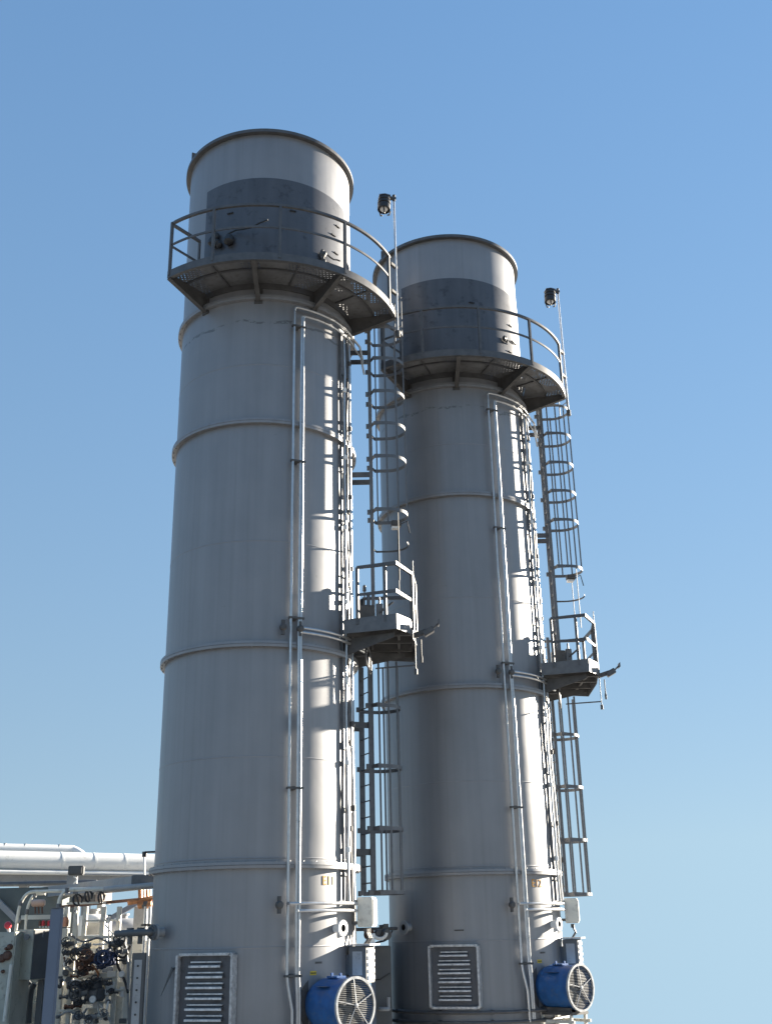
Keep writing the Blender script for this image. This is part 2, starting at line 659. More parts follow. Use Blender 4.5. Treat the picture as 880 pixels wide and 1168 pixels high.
for k in range(6):
    zk = -H_/2+0.17+k*0.152
    c = lc+Vector((0, 0, zk))+LN*0.072
    wd = 0.60 if k != 5 else 0.52
    a0 = c-LT*(wd/2)
    a1 = c+LT*(wd/2)
    up = Vector((0, 0, 0.03))
    out = LN*0.075
    # pressed hood: closed on top, open below
    sl.add([a0+up, a1+up, a1-up+out, a0-up+out, a0+up-LN*0.02, a1+up-LN*0.02, a1-up-LN*0.02, a0-up-LN*0.02],
           [(0, 1, 2, 3), (3, 2, 6, 7), (0, 4, 5, 1), (0, 3, 7, 4), (1, 5, 6, 2), (4, 7, 6, 5)])
    lips.box(c+up+LN*0.012+Vector((0, 0, 0.003)), (wd, 0.055, 0.022), u=LT)
    lips.box(c-up+out+LN*0.004, (wd+0.02, 0.02, 0.032), u=LT)
sl.build('slats', M_GALV, lv, ang=20)
lips.build('slat_lips', M_LIP, lv, bevel=0.003)
# nozzles: stub, flange and dark bore
for psi in (-50.5, 55.5):
    n = erad(psi)
    c = pol(psi, R, Z(0.06))
    z = MB()
    z.lathe([(0.07, -0.05), (0.07, 0.13), (0.125, 0.13), (0.125, 0.165), (0.06, 0.165), (0.06, -0.02)], c=c, axis=n, n=28)
    nz = z.build('nozzle', M_WHITE if psi > 0 else M_GREY, st)
    b = MB()
    b.lathe([(0.0, 0.05), (0.059, 0.05), (0.059, 0.16), (0.056, 0.16), (0.056, 0.06), (0.0, 0.06)], c=c, axis=n, n=20)
    b.build('bore', M_BLACK, nz)
# ring pipes low down
for zr in (-1.43, -1.6):
    s = MB()
    s.tube(arc(R+0.13, Z(zr), -80, 62, 60), 0.03, 8)
    rp = s.build('ring_pipe', M_GALVD, st)
    b = MB()
    for a in (-60, -28, 4, 38, 60):
        b.box(pol(a, R+0.075, Z(zr)), (0.05, 0.15, 0.07), u=etan(a))
    b.build('pipe_bracket', M_DARKSTEEL, rp, split=True)
# unseen duct-like block, added behind the stack to shade the equipment on the left
s = MB()
s.box(Vector((-0.2, 3.2, Z(-1.8))), (3.0, 3.8, 3.4))
s.box(Vector((-0.2, 2.45, Z(0.34))), (2.96, 2.1, 0.9))  # taller front step, shaped to keep the control cabinet in shade
du = s.build('inlet_duct', M_SHELL, st, bevel=0.02)
s = MB()
for yy in (1.9, 3.2, 4.5):
    for sx in (-1, 1):
        s.box(Vector((-0.2+sx*1.54, yy, Z(-1.8))), (0.08, 0.08, 3.4))
    if yy > 4:
        s.box(Vector((-0.2, yy, Z(-0.06))), (3.16, 0.08, 0.08))
s.build('stiffener', M_SHELL, du)
# small plates
s = MB()
s.sector(R-0.002, R+0.004, Z(-0.625), Z(-0.565), 37.3, 41.2, 4)
lb = s.build('warning_plate', M_YELLOW, st)
s = MB()
for k in range(6):
    s.sector(R+0.004, R+0.006, Z(-0.606), Z(-0.584), 37.6+k*0.58, 37.95+k*0.58, 1)
s.build('plate_print', M_BLACK, lb)
s = MB()
s.sector(R-0.002, R+0.008, Z(-0.46), Z(-0.43), 40.5, 44.8, 3)
s.build('name_plate', M_DARKSTEEL, st)
NUM1 = text_mesh('E11', 0.2, 'stencil_number', M_ORANGE, st, Z(0.73), 50, R+0.003)

# ------------------------------------------------------------------ upper work platform
RP, ZD, ZRAIL, ZMID = 2.76, 11.90, 13.0, 12.5
P0, P1 = -37.5, 79.0
GP = 'ring platforms near the stack tops'
pf = sthing('work_platform', ('curved perforated platform with handrail round the top of the nearer stack',
                              'curved perforated platform with handrail round the top of the farther stack'), 'platform', pol(20, R, Z(11.4)), GP)
s = MB()
s.sector(R+0.02, RP-0.012, Z(ZD)-0.02, Z(ZD)-0.008, P0, P1, 60)
s.build('deck', M_DECK, pf)
s = MB()
s.sector(RP-0.012, RP, Z(ZD)-0.14, Z(ZD)+0.02, P0, P1, 60)
s.sector(RP-0.075, RP-0.0125, Z(ZD)-0.14, Z(ZD)-0.125, P0, P1, 60)
s.sector(R+0.012, R+0.028, Z(ZD)-0.14, Z(ZD)-0.005, P0, P1, 50)
s.build('edge_channel', M_GALVD, pf)
s = MB()
s.sector(2.27, 2.31, Z(ZD)-0.05, Z(ZD)-0.022, P0+1, P1-1, 50)
for a in (-18, 20, 56):
    s.box(pol(a, 2.26, Z(ZD)-0.035), (0.03, 0.92, 0.025), u=etan(a))
s.build('deck_joist', M_GALVD, pf, split=True)
for a in (-37.0, 0.8, 37.5, 78.3):
    s = MB()
    n, t = erad(a), etan(a)
    q0 = pol(a, R+0.005, Z(ZD)-0.025)
    pts = [q0, pol(a, RP-0.02, Z(ZD)-0.025), pol(a, RP-0.02, Z(ZD)-0.15), pol(a, R+0.005, Z(ZD)-0.44)]
    s.slab([p-t*0.006 for p in pts], t, 0.012)
    s.sweep([pts[2]+Vector((0, 0, 0.004)), pts[3]+Vector((0, 0, 0.004))], RECT(0.09, 0.012), up=(0, 0, 1))
    s.box(pol(a, R+0.012, Z(ZD)-0.24), (0.16, 0.02, 0.46), u=t)
    br = s.build('bracket', M_DARKSTEEL, pf)
for a in (-36.6, -15.8, 11.0, 39.0, 69.5):
    s = MB()
    s.box(pol(a, RP-0.015, Z((ZD+ZRAIL)/2-0.03)), (0.055, 0.055, ZRAIL-ZD+0.12), u=etan(a))
    s.build('post', M_GALVD, pf, bevel=0.006)
s = MB()
pth = [pol(P0+0.5, R+0.25, Z(ZRAIL))]+arc(RP-0.015, Z(ZRAIL), P0+0.5, 71, 50)
s.sweep(pth, RECT(0.055, 0.05))
s.build('top_rail', M_GALVD, pf)
s = MB()
pth = [pol(P0+0.5, R+0.25, Z(ZMID))]+arc(RP-0.015, Z(ZMID), P0+0.5, 71, 50)
s.sweep(pth, RECT(0.022, 0.045))
s.build('mid_rail', M_GALVD, pf)
s = MB()
s.box(pol(P0+0.5, R+0.26, Z((ZD+ZRAIL)/2)), (0.04, 0.04, ZRAIL-ZD), u=etan(P0))
s.build('post', M_GALVD, pf)
# bits left on the deck
for nm, a, rr_, sz in (('clutter_box', -27, 2.3, (0.5, 0.25, 0.22)), ('tool_box', 60, 2.15, (0.22, 0.2, 0.16))):
    pass

# ------------------------------------------------------------------ caged ladders
RHO = 2.13


def hoop_path(psi, z, rho0=RHO+0.02, half=0.385, cx=2.45):
    n, t = erad(psi), etan(psi)
    pts = [n*rho0-t*0.235, n*(rho0+0.06)-t*half, n*cx-t*half]
    for k in range(1, 16):
        a = -90+180*k/16
        pts.append(n*(cx+half*math.cos(RAD(a)))+t*(half*math.sin(RAD(a))))
    pts += [n*cx+t*half, n*(rho0+0.06)+t*half, n*rho0+t*0.235]
    return [Vector((p.x, p.y, z)) for p in pts]


def bar_points(psi, rho0=RHO+0.02, half=0.378, cx=2.45):
    n, t = erad(psi), etan(psi)
    out = []
    for sg in (-1, 1):
        out.append(n*(rho0+0.1)+t*(sg*half))
    for a in (-90, -56, 0, 56, 90):
        out.append(n*(cx+half*math.cos(RAD(a)))+t*(half*math.sin(RAD(a))))
    return out


def ladder(labels, psi, z0, z1, hoops, bar0, bar1, rail_top, standoffs, group):
    ld = sthing('caged_ladder', labels, 'ladder', pol(psi, RHO, Z(z0)), group)
    n, t = erad(psi), etan(psi)
    for sg in (-1, 1):
        s = MB()
        s.box(n*RHO+t*(sg*0.225)+Vector((0, 0, Z((z0+rail_top)/2))), (0.03, 0.07, rail_top-z0), u=t)
        s.build('rail', M_GALV, ld)
    z = z0+0.2
    rungs = []
    while z < min(z1, rail_top-0.2):
        if not rungs:
            s = MB()
            s.rod(n*RHO-t*0.222+Vector((0, 0, Z(z))), n*RHO+t*0.222+Vector((0, 0, Z(z))), 0.013, 6)
            rungs.append(s.build('rung', M_GALV, ld))
        else:
            r = rungs[0].copy()
            C.objects.link(r)
            r.parent = ld
            r.location.z = z-(z0+0.2)
            rungs.append(r)
        z += 0.29
    for h in hoops:
        s = MB()
        s.sweep(hoop_path(psi, Z(h)), RECT(0.009, 0.065))
        for sg in (-1, 1):
            s.box(n*(RHO+0.0)+t*(sg*0.225)+Vector((0, 0, Z(h)))-n*0.06, (0.05, 0.05, 0.09), u=t)
        s.build('hoop', M_GALV, ld)
    for p, (b0, b1) in zip(bar_points(psi), [(bar0, bar1)]*7):
        s = MB()
        s.box(Vector((p.x, p.y, Z((b0+b1)/2))), (0.03, 0.028, b1-b0), u=t)
        s.build('cage_bar', M_GALV, ld)
    for zs in standoffs:
        s = MB()
        for sg in (-1, 1):
            c = n*((R+RHO)/2)+t*(sg*0.195)+Vector((0, 0, Z(zs)))
            s.box(c, (0.012, RHO-R+0.02, 0.11), u=t)
        s.build('standoff', M_GALVD, ld, split=True)
    return ld


GL = 'caged ladders up the stacks'
UPSI, LPSI = 90.5, 115.0
ul = ladder(('upper caged ladder between mid landing and top platform of the nearer stack',
             'upper caged ladder between mid landing and top platform of the farther stack'),
            UPSI, 5.15, 12.5, (7.63, 8.76, 9.48, 10.2, 10.95, 11.68), 7.6, 11.72, 12.75, (8.44, 11.18), GL)
n, t = erad(UPSI), etan(UPSI)
s = MB()
for q in (n*2.828, n*2.69+t*0.28):
    s.rod(Vector((q.x, q.y, Z(11.7))), Vector((q.x, q.y, Z(12.62))), 0.014, 6)
q0, q1 = n*2.828, n*2.69+t*0.28
for zr in (12.62, 12.2, 11.95):
    s.rod(Vector((q0.x, q0.y, Z(zr))), Vector((q1.x, q1.y, Z(zr))), 0.012, 6)
s.build('cage_extension', M_GALV, ul)
s = MB()
for sg in (-1, 1):
    q = n*RHO+t*(sg*0.225)
    pth = [Vector((q.x, q.y, Z(12.5)))]
    for k in range(9):
        a = 180-180*k/8
        p = n*(RHO-0.22)+t*(sg*0.225)+n*(-0.22*math.cos(RAD(a)))
        pth.append(Vector((p.x, p.y, Z(12.75)+0.2*math.sin(RAD(a)))))
    s.tube(pth, 0.02, 6)
s.build('grab_rail', M_GALVD, ul)
# drop bars from lowest hoop to the landing
s = MB()
for a in (-60, 60):
    q = n*(2.45+0.378*math.cos(RAD(a)))+t*(0.378*math.sin(RAD(a)))
    s.rod(Vector((q.x, q.y, Z(6.2))), Vector((q.x, q.y, Z(7.65))), 0.009, 6)
s.sweep(hoop_path(UPSI, Z(7.02))[8:], RECT(0.009, 0.035))
s.build('cage_skirt', M_DARKSTEEL, ul)
ll = ladder(('lower caged ladder hanging below the mid landing of the nearer stack',
             'lower caged ladder hanging below the mid landing of the farther stack'),
            LPSI, 0.62, 6.2, (0.65, 1.76, 2.88, 4.02), 0.62, 4.9, 6.25, (3.65, 1.35), GL)

# ------------------------------------------------------------------ mid landing
GM = 'mid height landings'
ZM = 5.15
rp_ = sthing('rest_platform', ('small railed landing halfway up the nearer stack, between its two ladders',
                               'small railed landing halfway up the farther stack, sky behind its rails'), 'landing', pol(80, R, Z(4.85)), GM)
poly = [(1.60, -0.98), (2.56, -1.30), (2.80, -0.92), (2.93, 0.0), (2.90, 0.95), (1.55, 0.95), (1.80, 0.3), (1.80, -0.3)]
s = MB()
s.prism(poly, Z(ZM)-0.02, Z(ZM))
s.build('deck', M_DECK, rp_)
s = MB()
edge = [Vector((p[0], p[1], Z(ZM)-0.02)) for p in poly[:6]]
s.sweep(edge, RECT(0.012, 0.26))
s.build('toe_plate', M_GALV, rp_)
s = MB()
for yy in (-0.85, -0.3, 0.35, 0.85):
    s.box(Vector((2.25, yy, Z(ZM)-0.1)), (1.2, 0.05, 0.15))
for xx in (2.1, 2.6):
    s.box(Vector((xx, 0.0, Z(ZM)-0.085)), (0.05, 1.75, 0.1))
s.build('joist', M_DARKSTEEL, rp_, split=True)
for a in (66, 100):
    s = MB()
    t_ = etan(a)
    pts = [pol(a, R+0.005, Z(ZM)-0.18), pol(a, 2.75, Z(ZM)-0.18), pol(a, 2.75, Z(ZM)-0.26), pol(a, R+0.005, Z(ZM)-0.5)]
    s.slab([p-t_*0.006 for p in pts], t_, 0.012)
    s.box(pol(a, R+0.012, Z(ZM)-0.35), (0.14, 0.02, 0.4), u=t_)
    s.build('bracket', M_DARKSTEEL, rp_)
rail = [Vector((1.86, -1.06, 0)), Vector((2.56, -1.28, 0)), Vector((2.86, -0.62, 0)), Vector((2.93, 0.0, 0)), Vector((2.88, 0.92, 0)), Vector((1.9, 0.95, 0))]
for q in (rail[0], rail[1].lerp(rail[0], 0.28), rail[2], rail[3], rail[4], rail[5]):
    s = MB()
    s.box(q+Vector((0, 0, Z(ZM+0.53))), (0.055, 0.055, 1.08), u=(0.95, -0.31, 0))
    s.build('post', M_GALVD, rp_, bevel=0.005)
s = MB()
s.sweep([q+Vector((0, 0, Z(ZM+1.07))) for q in rail], RECT(0.05, 0.05))
s.build('top_rail', M_GALVD, rp_)
s = MB()
s.sweep([q+Vector((0, 0, Z(ZM+0.55))) for q in rail], RECT(0.016, 0.05))
s.build('mid_rail', M_GALVD, rp_)
# two small boxes of instruments standing on the landing
GI = 'instrument cases on the landings'
ins = sthing('instrument_case', ('dark instrument case with a stub antenna on the nearer landing',
                                 'dark instrument case with a stub antenna on the farther landing'), 'instrument', (2.0, 0.0, Z(ZM)), GI)
s = MB()
s.box(Vector((2.02, -0.66, Z(ZM+0.22))), (0.28, 0.22, 0.44))
s.build('case', M_DARKSTEEL, ins, bevel=0.01)
s = MB()
s.box(Vector((2.25, -0.66, Z(ZM+0.28))), (0.13, 0.13, 0.4))
s.rod(Vector((2.25, -0.66, Z(ZM+0.48))), Vector((2.25, -0.66, Z(ZM+0.62))), 0.02)
s.build('transmitter', M_GALV, ins, bevel=0.01)
s = MB()
s.rod(Vector((1.98, -0.66, Z(ZM+0.44))), Vector((1.98, -0.66, Z(ZM+0.72))), 0.014)
s.lathe([(0.0, 0), (0.035, 0.02), (0.03, 0.12), (0, 0.15)], c=Vector((1.98, -0.66, Z(ZM+0.72))), n=10)
s.build('antenna', M_DARKSTEEL, ins)
s = MB()
s.tube([Vector((2.25, -0.72, Z(ZM+0.3))), Vector((2.4, -0.75, Z(ZM+0.42))), Vector((2.5, -0.7, Z(ZM+0.5)))], 0.02, 6)
s.build('valve_handle', M_DARKSTEEL, ins)

# ------------------------------------------------------------------ lamps
GPL = 'pole lamps above the top platforms'
pl = sthing('pole_lamp', ('black round lamp on a thin pole at the nearer top platform',
                          'black round lamp on a thin pole at the farther top platform'), 'lamp', pol(77, 2.80, Z(11.3)), GPL)
q = pol(77, 2.80, 0)
s = MB()
s.rod(q+Vector((0, 0, Z(11.3))), q+Vector((0, 0, Z(14.70))), 0.021, 8)
s.build('pole', M_PIPE, pl)
s = MB()
for zr in (12.95, 12.3):
    s.box(q+Vector((-0.05, -0.04, Z(zr))), (0.22, 0.06, 0.06), u=etan(77)+erad(77)*0.4)
s.build('pole_clamp', M_DARKSTEEL, pl, split=True)
s = MB()
s.lathe([(0.05, 0), (0.05, 0.14)], c=q+Vector((0, 0, Z(11.27))), n=10)
s.build('pole_foot', M_DARKSTEEL, pl)
dirv = Vector((-0.97, -0.22, 0)).normalized()
s = MB()
s.box(q+dirv*0.09+Vector((0, 0, Z(14.67))), (0.26, 0.07, 0.06), u=dirv)
s.rod(q+Vector((0, 0, Z(14.6))), q+Vector((0, 0, Z(14.76))), 0.035)
s.build('arm', M_DARKSTEEL, pl, bevel=0.006)
hd = q+dirv*0.21+Vector((0, 0, Z(14.62)))
s = MB()
s.lathe([(0.0, 0.05), (0.09, 0.045), (0.135, 0.0), (0.135, -0.05), (0.12, -0.06), (0.14, -0.085), (0.14, -0.14), (0.12, -0.15), (0.138, -0.17), (0.138, -0.29), (0.12, -0.30), (0.115, -0.22), (0.0, -0.21)], c=hd, axis=(0.06, 0.1, 1), n=24)
head = s.build('lamp_head', M_BLACK, pl)
s = MB()
s.lathe([(0.0, -0.33), (0.05, -0.32), (0.085, -0.285), (0.09, -0.222), (0.0, -0.221)], c=hd, axis=(0.06, 0.1, 1), n=20)
s.build('lens', M_LENS, head)
s = MB()
for k in range(3):
    a = 2*math.pi*k/3+0.4
    s.tube([hd+Vector((0.13*math.cos(a), 0.13*math.sin(a), -0.28)), hd+Vector((0.11*math.cos(a), 0.11*math.sin(a), -0.37)), hd+Vector((0.06*math.cos(a), 0.06*math.sin(a), -0.39))], 0.015, 6)
s.build('lamp_guard', M_BLACK, head)
s = MB()
s.sweep([hd+Vector((-0.12, -0.02, 0.05)), hd+Vector((0.0, 0, 0.075)), hd+Vector((0.12, 0.02, 0.05))], RECT(0.2, 0.016))
s.build('lamp_hood', M_BLUEGREY, head)

GFL = 'flood lights beside the landings'
fq = Vector((2.86, -0.55, 0))
fl = sthing('flood_light', ('flood light on a thin pole sticking out right of the nearer landing',
                            'flood light on a thin pole sticking out right of the farther landing'), 'lamp', fq+Vector((0, 0, Z(4.35))), GFL)
s = MB()
s.rod(fq+Vector((0.03, 0, Z(4.4))), fq+Vector((0.03, 0, Z(6.5))), 0.009, 8)
s.lathe([(0.03, 0), (0.03, 0.1)], c=fq+Vector((0.03, 0, Z(4.33))), n=10)
s.rod(fq+Vector((-0.7, 0.2, Z(4.5))), fq+Vector((0.03, 0, Z(4.5))), 0.014, 6)
s.build('pole', M_GALVD, fl)
s = MB()
s.box(fq+Vector((0.12, -0.03, Z(5.08))), (0.24, 0.07, 0.09), u=(1, -0.1, 0.3))
s.rod(fq+Vector((0.02, -0.03, Z(5.03))), fq+Vector((0.36, -0.05, Z(5.2))), 0.02)
s.build('arm', M_DARKSTEEL, fl)
s = MB()
s.box(fq+Vector((0.28, -0.06, Z(5.10))), (0.2, 0.16, 0.1), u=(1, -0.1, 0.55), w=(-0.5, 0, 0.85))
fh = s.build('lamp_head', M_GALVD, fl, bevel=0.01)
s = MB()
s.rod(fq+Vector((0.34, -0.06, Z(5.14))), fq+Vector((0.47, -0.07, Z(5.26))), 0.018)
s.box(fq+Vector((0.47, -0.07, Z(5.26))), (0.03, 0.16, 0.1), u=(1, 0, 0.8))
s.build('lamp_bracket', M_GALVD, fh)
s = MB()
s.rod(fq+Vector((0.14, 0.02, Z(4.98))), fq+Vector((0.14, 0.02, Z(4.6))), 0.012)
s.lathe([(0.02, 0), (0.024, 0.08), (0.015, 0.14)], c=fq+Vector((0.14, 0.02, Z(4.55))), n=10)
s.build('plug', M_DARKSTEEL, fl)

GCL = 'bulkhead lamps on the ladder cages'
cq = pol(96, 2.62, Z(7.57))
cl = sthing('bulkhead_lamp', ('small bulkhead lamp clamped on the lowest cage hoop, nearer stack',
                              'small bulkhead lamp clamped on the lowest cage hoop, farther stack'), 'lamp', cq, GCL)
s = MB()
s.box(cq+Vector((0, 0, -0.02)), (0.2, 0.16, 0.12), u=erad(96))
s.build('lamp_body', M_DARKSTEEL, cl, bevel=0.015)
s = MB()
s.box(cq+Vector((-0.02, 0, -0.1)), (0.14, 0.12, 0.05), u=erad(96))
s.build('lens', M_LENS, cl)
s = MB()
s.tube([cq+Vector((0.08, 0, -0.03)), cq+Vector((0.22, -0.05, 0.02)), cq+Vector((0.26, -0.1, -0.25))], 0.012, 6)
s.build('cable', M_BLACK, cl)

# ------------------------------------------------------------------ riser pipes on the front
GR = 'riser pipes up the stack fronts'
PR = R+0.12


def riser(labels, psi, offs, r, ztop, zarc, parts, bend):
    o = sthing('riser_pipe', labels, 'pipe', pol(psi, PR, Z(-1.6)), GR)
    s = MB()
    for d in offs:
        pth = []
        if bend:
            pth += [pol(psi+d+2.6, PR+0.02, Z(-1.62)), pol(psi+d+2.4, PR+0.02, Z(-1.1)), pol(psi+d+0.4, PR, Z(-0.75))]
        else:
            pth += [pol(psi+d+0.7, PR, Z(-1.62)), pol(psi+d+0.6, PR, Z(-0.9))]
        zz = -0.6
        while zz < ztop-0.3:
            pth.append(pol(psi+d+random.uniform(-0.12, 0.12), PR+random.uniform(-0.006, 0.006), Z(zz)))
            zz += 1.1
        pth.append(pol(psi+d, PR, Z(ztop-0.06)))
        # swept bend into the horizontal run below the platform
        for k in range(1, 5):
            a = 90*k/4
            pth.append(pol(psi+d+2*(1-math.cos(RAD(a))), PR, Z(ztop-0.06+0.06*math.sin(RAD(a)))))
        pth += arc(PR, Z(ztop), psi+d+3, zarc, 16)
        e = pol(zarc+6, PR+0.1, Z(ztop-0.1))
        pth += [e, pol(zarc+9, PR+0.16, Z(ztop-0.45))]
        s.tube(pth, r, 8)
    s.build('pipe_run', M_PIPE, o)
    for nm, zr, d0, p1 in parts:
        s = MB()
        s.tube([pol(psi+d0, PR+0.03, Z(zr))]+arc(PR+0.005, Z(zr), psi+d0+1, p1, 20)+([pol(p1+7, PR+0.12, Z(zr)-0.02)] if nm == 'branch_bend' else []), 0.026, 8)
        s.build('branch_pipe', M_PIPE, o)
    return o


r1 = riser(('single pale riser pipe up the nearer stack, left of the twin pipe', 'single pale riser pipe up the farther stack, left of the twin pipe'),
           22.9, (0.0,), 0.024, 11.36, 76, [('b', 0.44, 0, 72)], True)
r2 = riser(('twin pale riser pipe with branches up the nearer stack front', 'twin pale riser pipe with branches up the farther stack front'),
           27.4, (0.0, 1.3), 0.022, 11.20, 80, [('b', 0.33, 0, 72), ('branch_bend', 4.95, 0, 84), ('branch_bend', 4.87, 0.4, 80)], False)
for zr in (10.94, 8.1, 5.12, 2.23, -0.62):
    s = MB()
    s.sweep(arc(PR-0.005, Z(zr), 21.6, 30.2, 8), RECT(0.07, 0.035))
    s.box(pol(25.4, R+0.05, Z(zr)), (0.05, 0.14, 0.06), u=etan(25.4))
    s.build('pipe_clamp', M_DARKSTEEL, r2)
for zr in (4.93, 0.42):
    for a in (22.9, 28.0):
        if zr < 1 and a > 25:
            continue
        s = MB()
        n_ = erad(a)
        s.lathe([(0.0, -0.04), (0.035, -0.04), (0.062, -0.015), (0.062, 0.04), (0.04, 0.065), (0.0, 0.065)], c=pol(a, PR, Z(zr)), axis=n_, n=18)
        s.lathe([(0.034, -0.13), (0.034, 0.13)], c=pol(a, PR, Z(zr)), axis=(0, 0, 1), n=12)
        s.build('junction_fitting', M_DARKSTEEL, r1 if a < 25 else r2)
# coil / terminal ring where the mid branch ends
s = MB()
for k, (a, zo) in enumerate(((78, -0.02), (83, -0.1))):
    c = pol(a, R+0.32, Z(4.72+zo))
    pth = [c+etan(a)*(0.16*math.cos(2*math.pi*i/20))+Vector((0, 0, 0.18*math.sin(2*math.pi*i/20))) for i in range(20)]
    s.tube(pth, 0.022, 8, closed=True)
s.rod(pol(80, R, Z(4.75)), pol(80, R+0.3, Z(4.75)), 0.03)
s.build('cable_coil', M_GALVD, r2)

# ------------------------------------------------------------------ cable tray and cables at the sunny edge
GT = 'cable trays up the stack edges'
tr = sthing('cable_tray', ('narrow dark cable tray up the right edge of the nearer stack', 'narrow dark cable tray up the right edge of the farther stack'),
            'cable tray', pol(62, R, Z(0.6)), GT)
s = MB()
for a in (61.5, 75.0):
    for z0_, z1_ in ((0.5, 0.975), (1.085, 4.595), (4.705, 8.835), (8.945, 11.3)):
        s.box(pol(a, R+0.035, Z((z0_+z1_)/2)), (0.014, 0.05, z1_-z0_), u=etan(a))
s.build('side_rail', M_GALV, tr)
s = MB()
zr = 0.9
while zr < 11.2:
    s.sweep(arc(R+0.035, Z(zr), 61.5, 75.0, 6), RECT(0.012, 0.035))
    zr += 1.05
s.build('tray_rung', M_GALVD, tr, split=True)
GC = 'cables in the trays'
for k, (a, rr_, m_, l1) in enumerate(((64.2, 0.024, M_PIPE, 'silver armoured cable with couplings, outermost in the tray facing the pipes'),
                                      (67.6, 0.016, M_GALVD, 'thin dark cable, middle one in the tray'),
                                      (71.4, 0.026, M_PIPE, 'thick grey cable, at the far edge of the tray'))):
    cb = sthing('power_cable', (l1+', nearer stack', l1+', farther stack'), 'cable', pol(a, R+0.11, Z(0.5)), GC)
    pth = []
    zr = 0.45
    while zr < 11.25:
        pth.append(pol(a+random.uniform(-0.9, 0.9)*(0.6 if k != 1 else 1.2), R+0.075+random.uniform(-0.01, 0.018), Z(zr)))
        zr += 0.45
    s = MB()
    s.tube(pth, rr_, 8)
    s.build('sheath', m_, cb)
    s = MB()
    zr = 1.3+0.35*k
    while zr < 11:
        s.lathe([(rr_+0.004, -0.05), (rr_+0.02, -0.04), (rr_+0.02, 0.04), (rr_+0.004, 0.05)], c=pol(a, R+0.078, Z(zr)), n=10)
        zr += 1.45
    s.build('coupling', M_DARKSTEEL if k else M_WHITE, cb, split=True)

# ------------------------------------------------------------------ boxes and fans at the bottom
GJ = 'junction boxes at the foot of the ladders'
jb = sthing('junction_box', ('tall pale junction box on the nearer stack, lit white by the sun', 'tall pale junction box on the farther stack, outlined against the sky'),
            'junction box', pol(82, R, Z(0.06)), GJ)
n, t = erad(80), etan(80)
c = pol(80, 1.97, Z(0.31))
s = MB()
s.box(c, (0.38, 0.26, 0.47), u=t)
bx = s.build('enclosure', M_CREAM, jb, bevel=0.012)
s = MB()
s.box(c+n*0.138, (0.31, 0.02, 0.40), u=t)
s.build('door', M_WHITE, bx, bevel=0.006)
s = MB()
for k in range(3):
    p = c+t*(-0.12+0.12*k)-Vector((0, 0, 0.25))
    s.lathe([(0.035, -0.07), (0.035, 0.0)], c=p, n=10)
    s.tube([p-Vector((0, 0, 0.05)), p+Vector((0, 0, -0.16))+n*0.05, p+Vector((0, 0, -0.3))-n*0.05-t*0.03], 0.02, 6)
s.build('cable_gland', M_DARKSTEEL, jb)
s = MB()
for sg in (-1, 1):
    s.box(pol(80, R+0.05, Z(0.31+0.17*sg)), (0.3, 0.16, 0.05), u=t)
s.build('bracket', M_GALVD, jb)

GB = 'switch panels at the foot of the ladders'
sp = sthing('switch_panel', ('grey switch panel with pale switches beside the nearer blue fan', 'grey switch panel with pale switches above the farther blue fan'),
            'switch panel', pol(72, R, Z(-0.8)), GB)
n, t = erad(71), etan(71)
c = pol(71, 1.96, Z(-0.50))
s = MB()
s.box(c, (0.42, 0.30, 0.56), u=t)
bx = s.build('enclosure', M_DGREY, sp, bevel=0.012)
s = MB()
s.box(c-t*0.212+Vector((0, 0, 0.02)), (0.012, 0.17, 0.36), u=t)
for k, (zo, no) in enumerate(((0.12, 0.02), (0.02, 0.03), (-0.1, -0.03), (0.1, -0.05))):
    s.box(c-t*0.222+Vector((0, 0, zo))+n*no, (0.02, 0.06, 0.05), u=t)
s.build('side_cover', M_GREY, bx, bevel=0.004)
s = MB()
for i in range(3):
    for j in range(5):
        s.box(c+n*0.158+t*(-0.12+0.12*i)+Vector((0, 0, 0.2-0.1*j)), (0.07, 0.03, 0.06), u=t)
s.build('switch', M_WHITE, bx, bevel=0.006, split=True)
s = MB()
s.box(c+Vector((0, 0, 0.30))+n*0.03, (0.5, 0.4, 0.025), u=t)
s.build('rain_hood', M_GREY, sp)
s = MB()
s.box(pol(71, R+0.03, Z(-0.5)), (0.3, 0.1, 0.3), u=t)
s.build('bracket', M_GALVD, sp)

GF = 'blue ventilation fans on the stacks'
FP = 45.0
fz = -1.05
fn = sthing('ventilation_fan', ('blue drum fan with mesh guard at the foot of the nearer stack', 'blue drum fan with mesh guard at the foot of the farther stack'),
            'fan', pol(FP, R, Z(fz-0.45)), GF)
n, t = erad(FP), etan(FP)
c0 = pol(FP, R-0.08, Z(fz))
RF = 0.385
s = MB()
s.lathe([(RF-0.08, 0.0), (RF-0.02, 0.14), (RF, 0.2), (RF, 0.80), (RF+0.02, 0.80), (RF+0.02, 0.83), (RF-0.012, 0.83), (RF-0.012, 0.25), (0.0, 0.25)], c=c0, axis=n, n=56)
dr = s.build('drum', M_BLUE, fn)
s = MB()
s.box(c0+n*0.42+Vector((0, 0, RF+0.012)), (0.2, 0.24, 0.03), u=t)
for sg in (-1, 1):
    s.box(c0+n*(0.42+0.1*sg)+Vector((0, 0, RF+0.04)), (0.05, 0.03, 0.06), u=t)
s.build('terminal_box', M_BLUE, dr, bevel=0.006)
s = MB()
s.box(c0+n*0.45-t*(RF-0.02)*0.75+Vector((0, 0, 0.27)), (0.16, 0.26, 0.005), u=t, w=Vector((0, 0, 1))*0.68-t*0.73)
s.build('maker_plate', M_GALV, dr)
s = MB()
s.lathe([(RF-0.01, 0.83), (RF+0.028, 0.83), (RF+0.028, 0.87), (RF-0.01, 0.87)], c=c0, axis=n, n=56, closed=True)
gr = s.build('guard_ring', M_SLAT, fn)
s = MB()
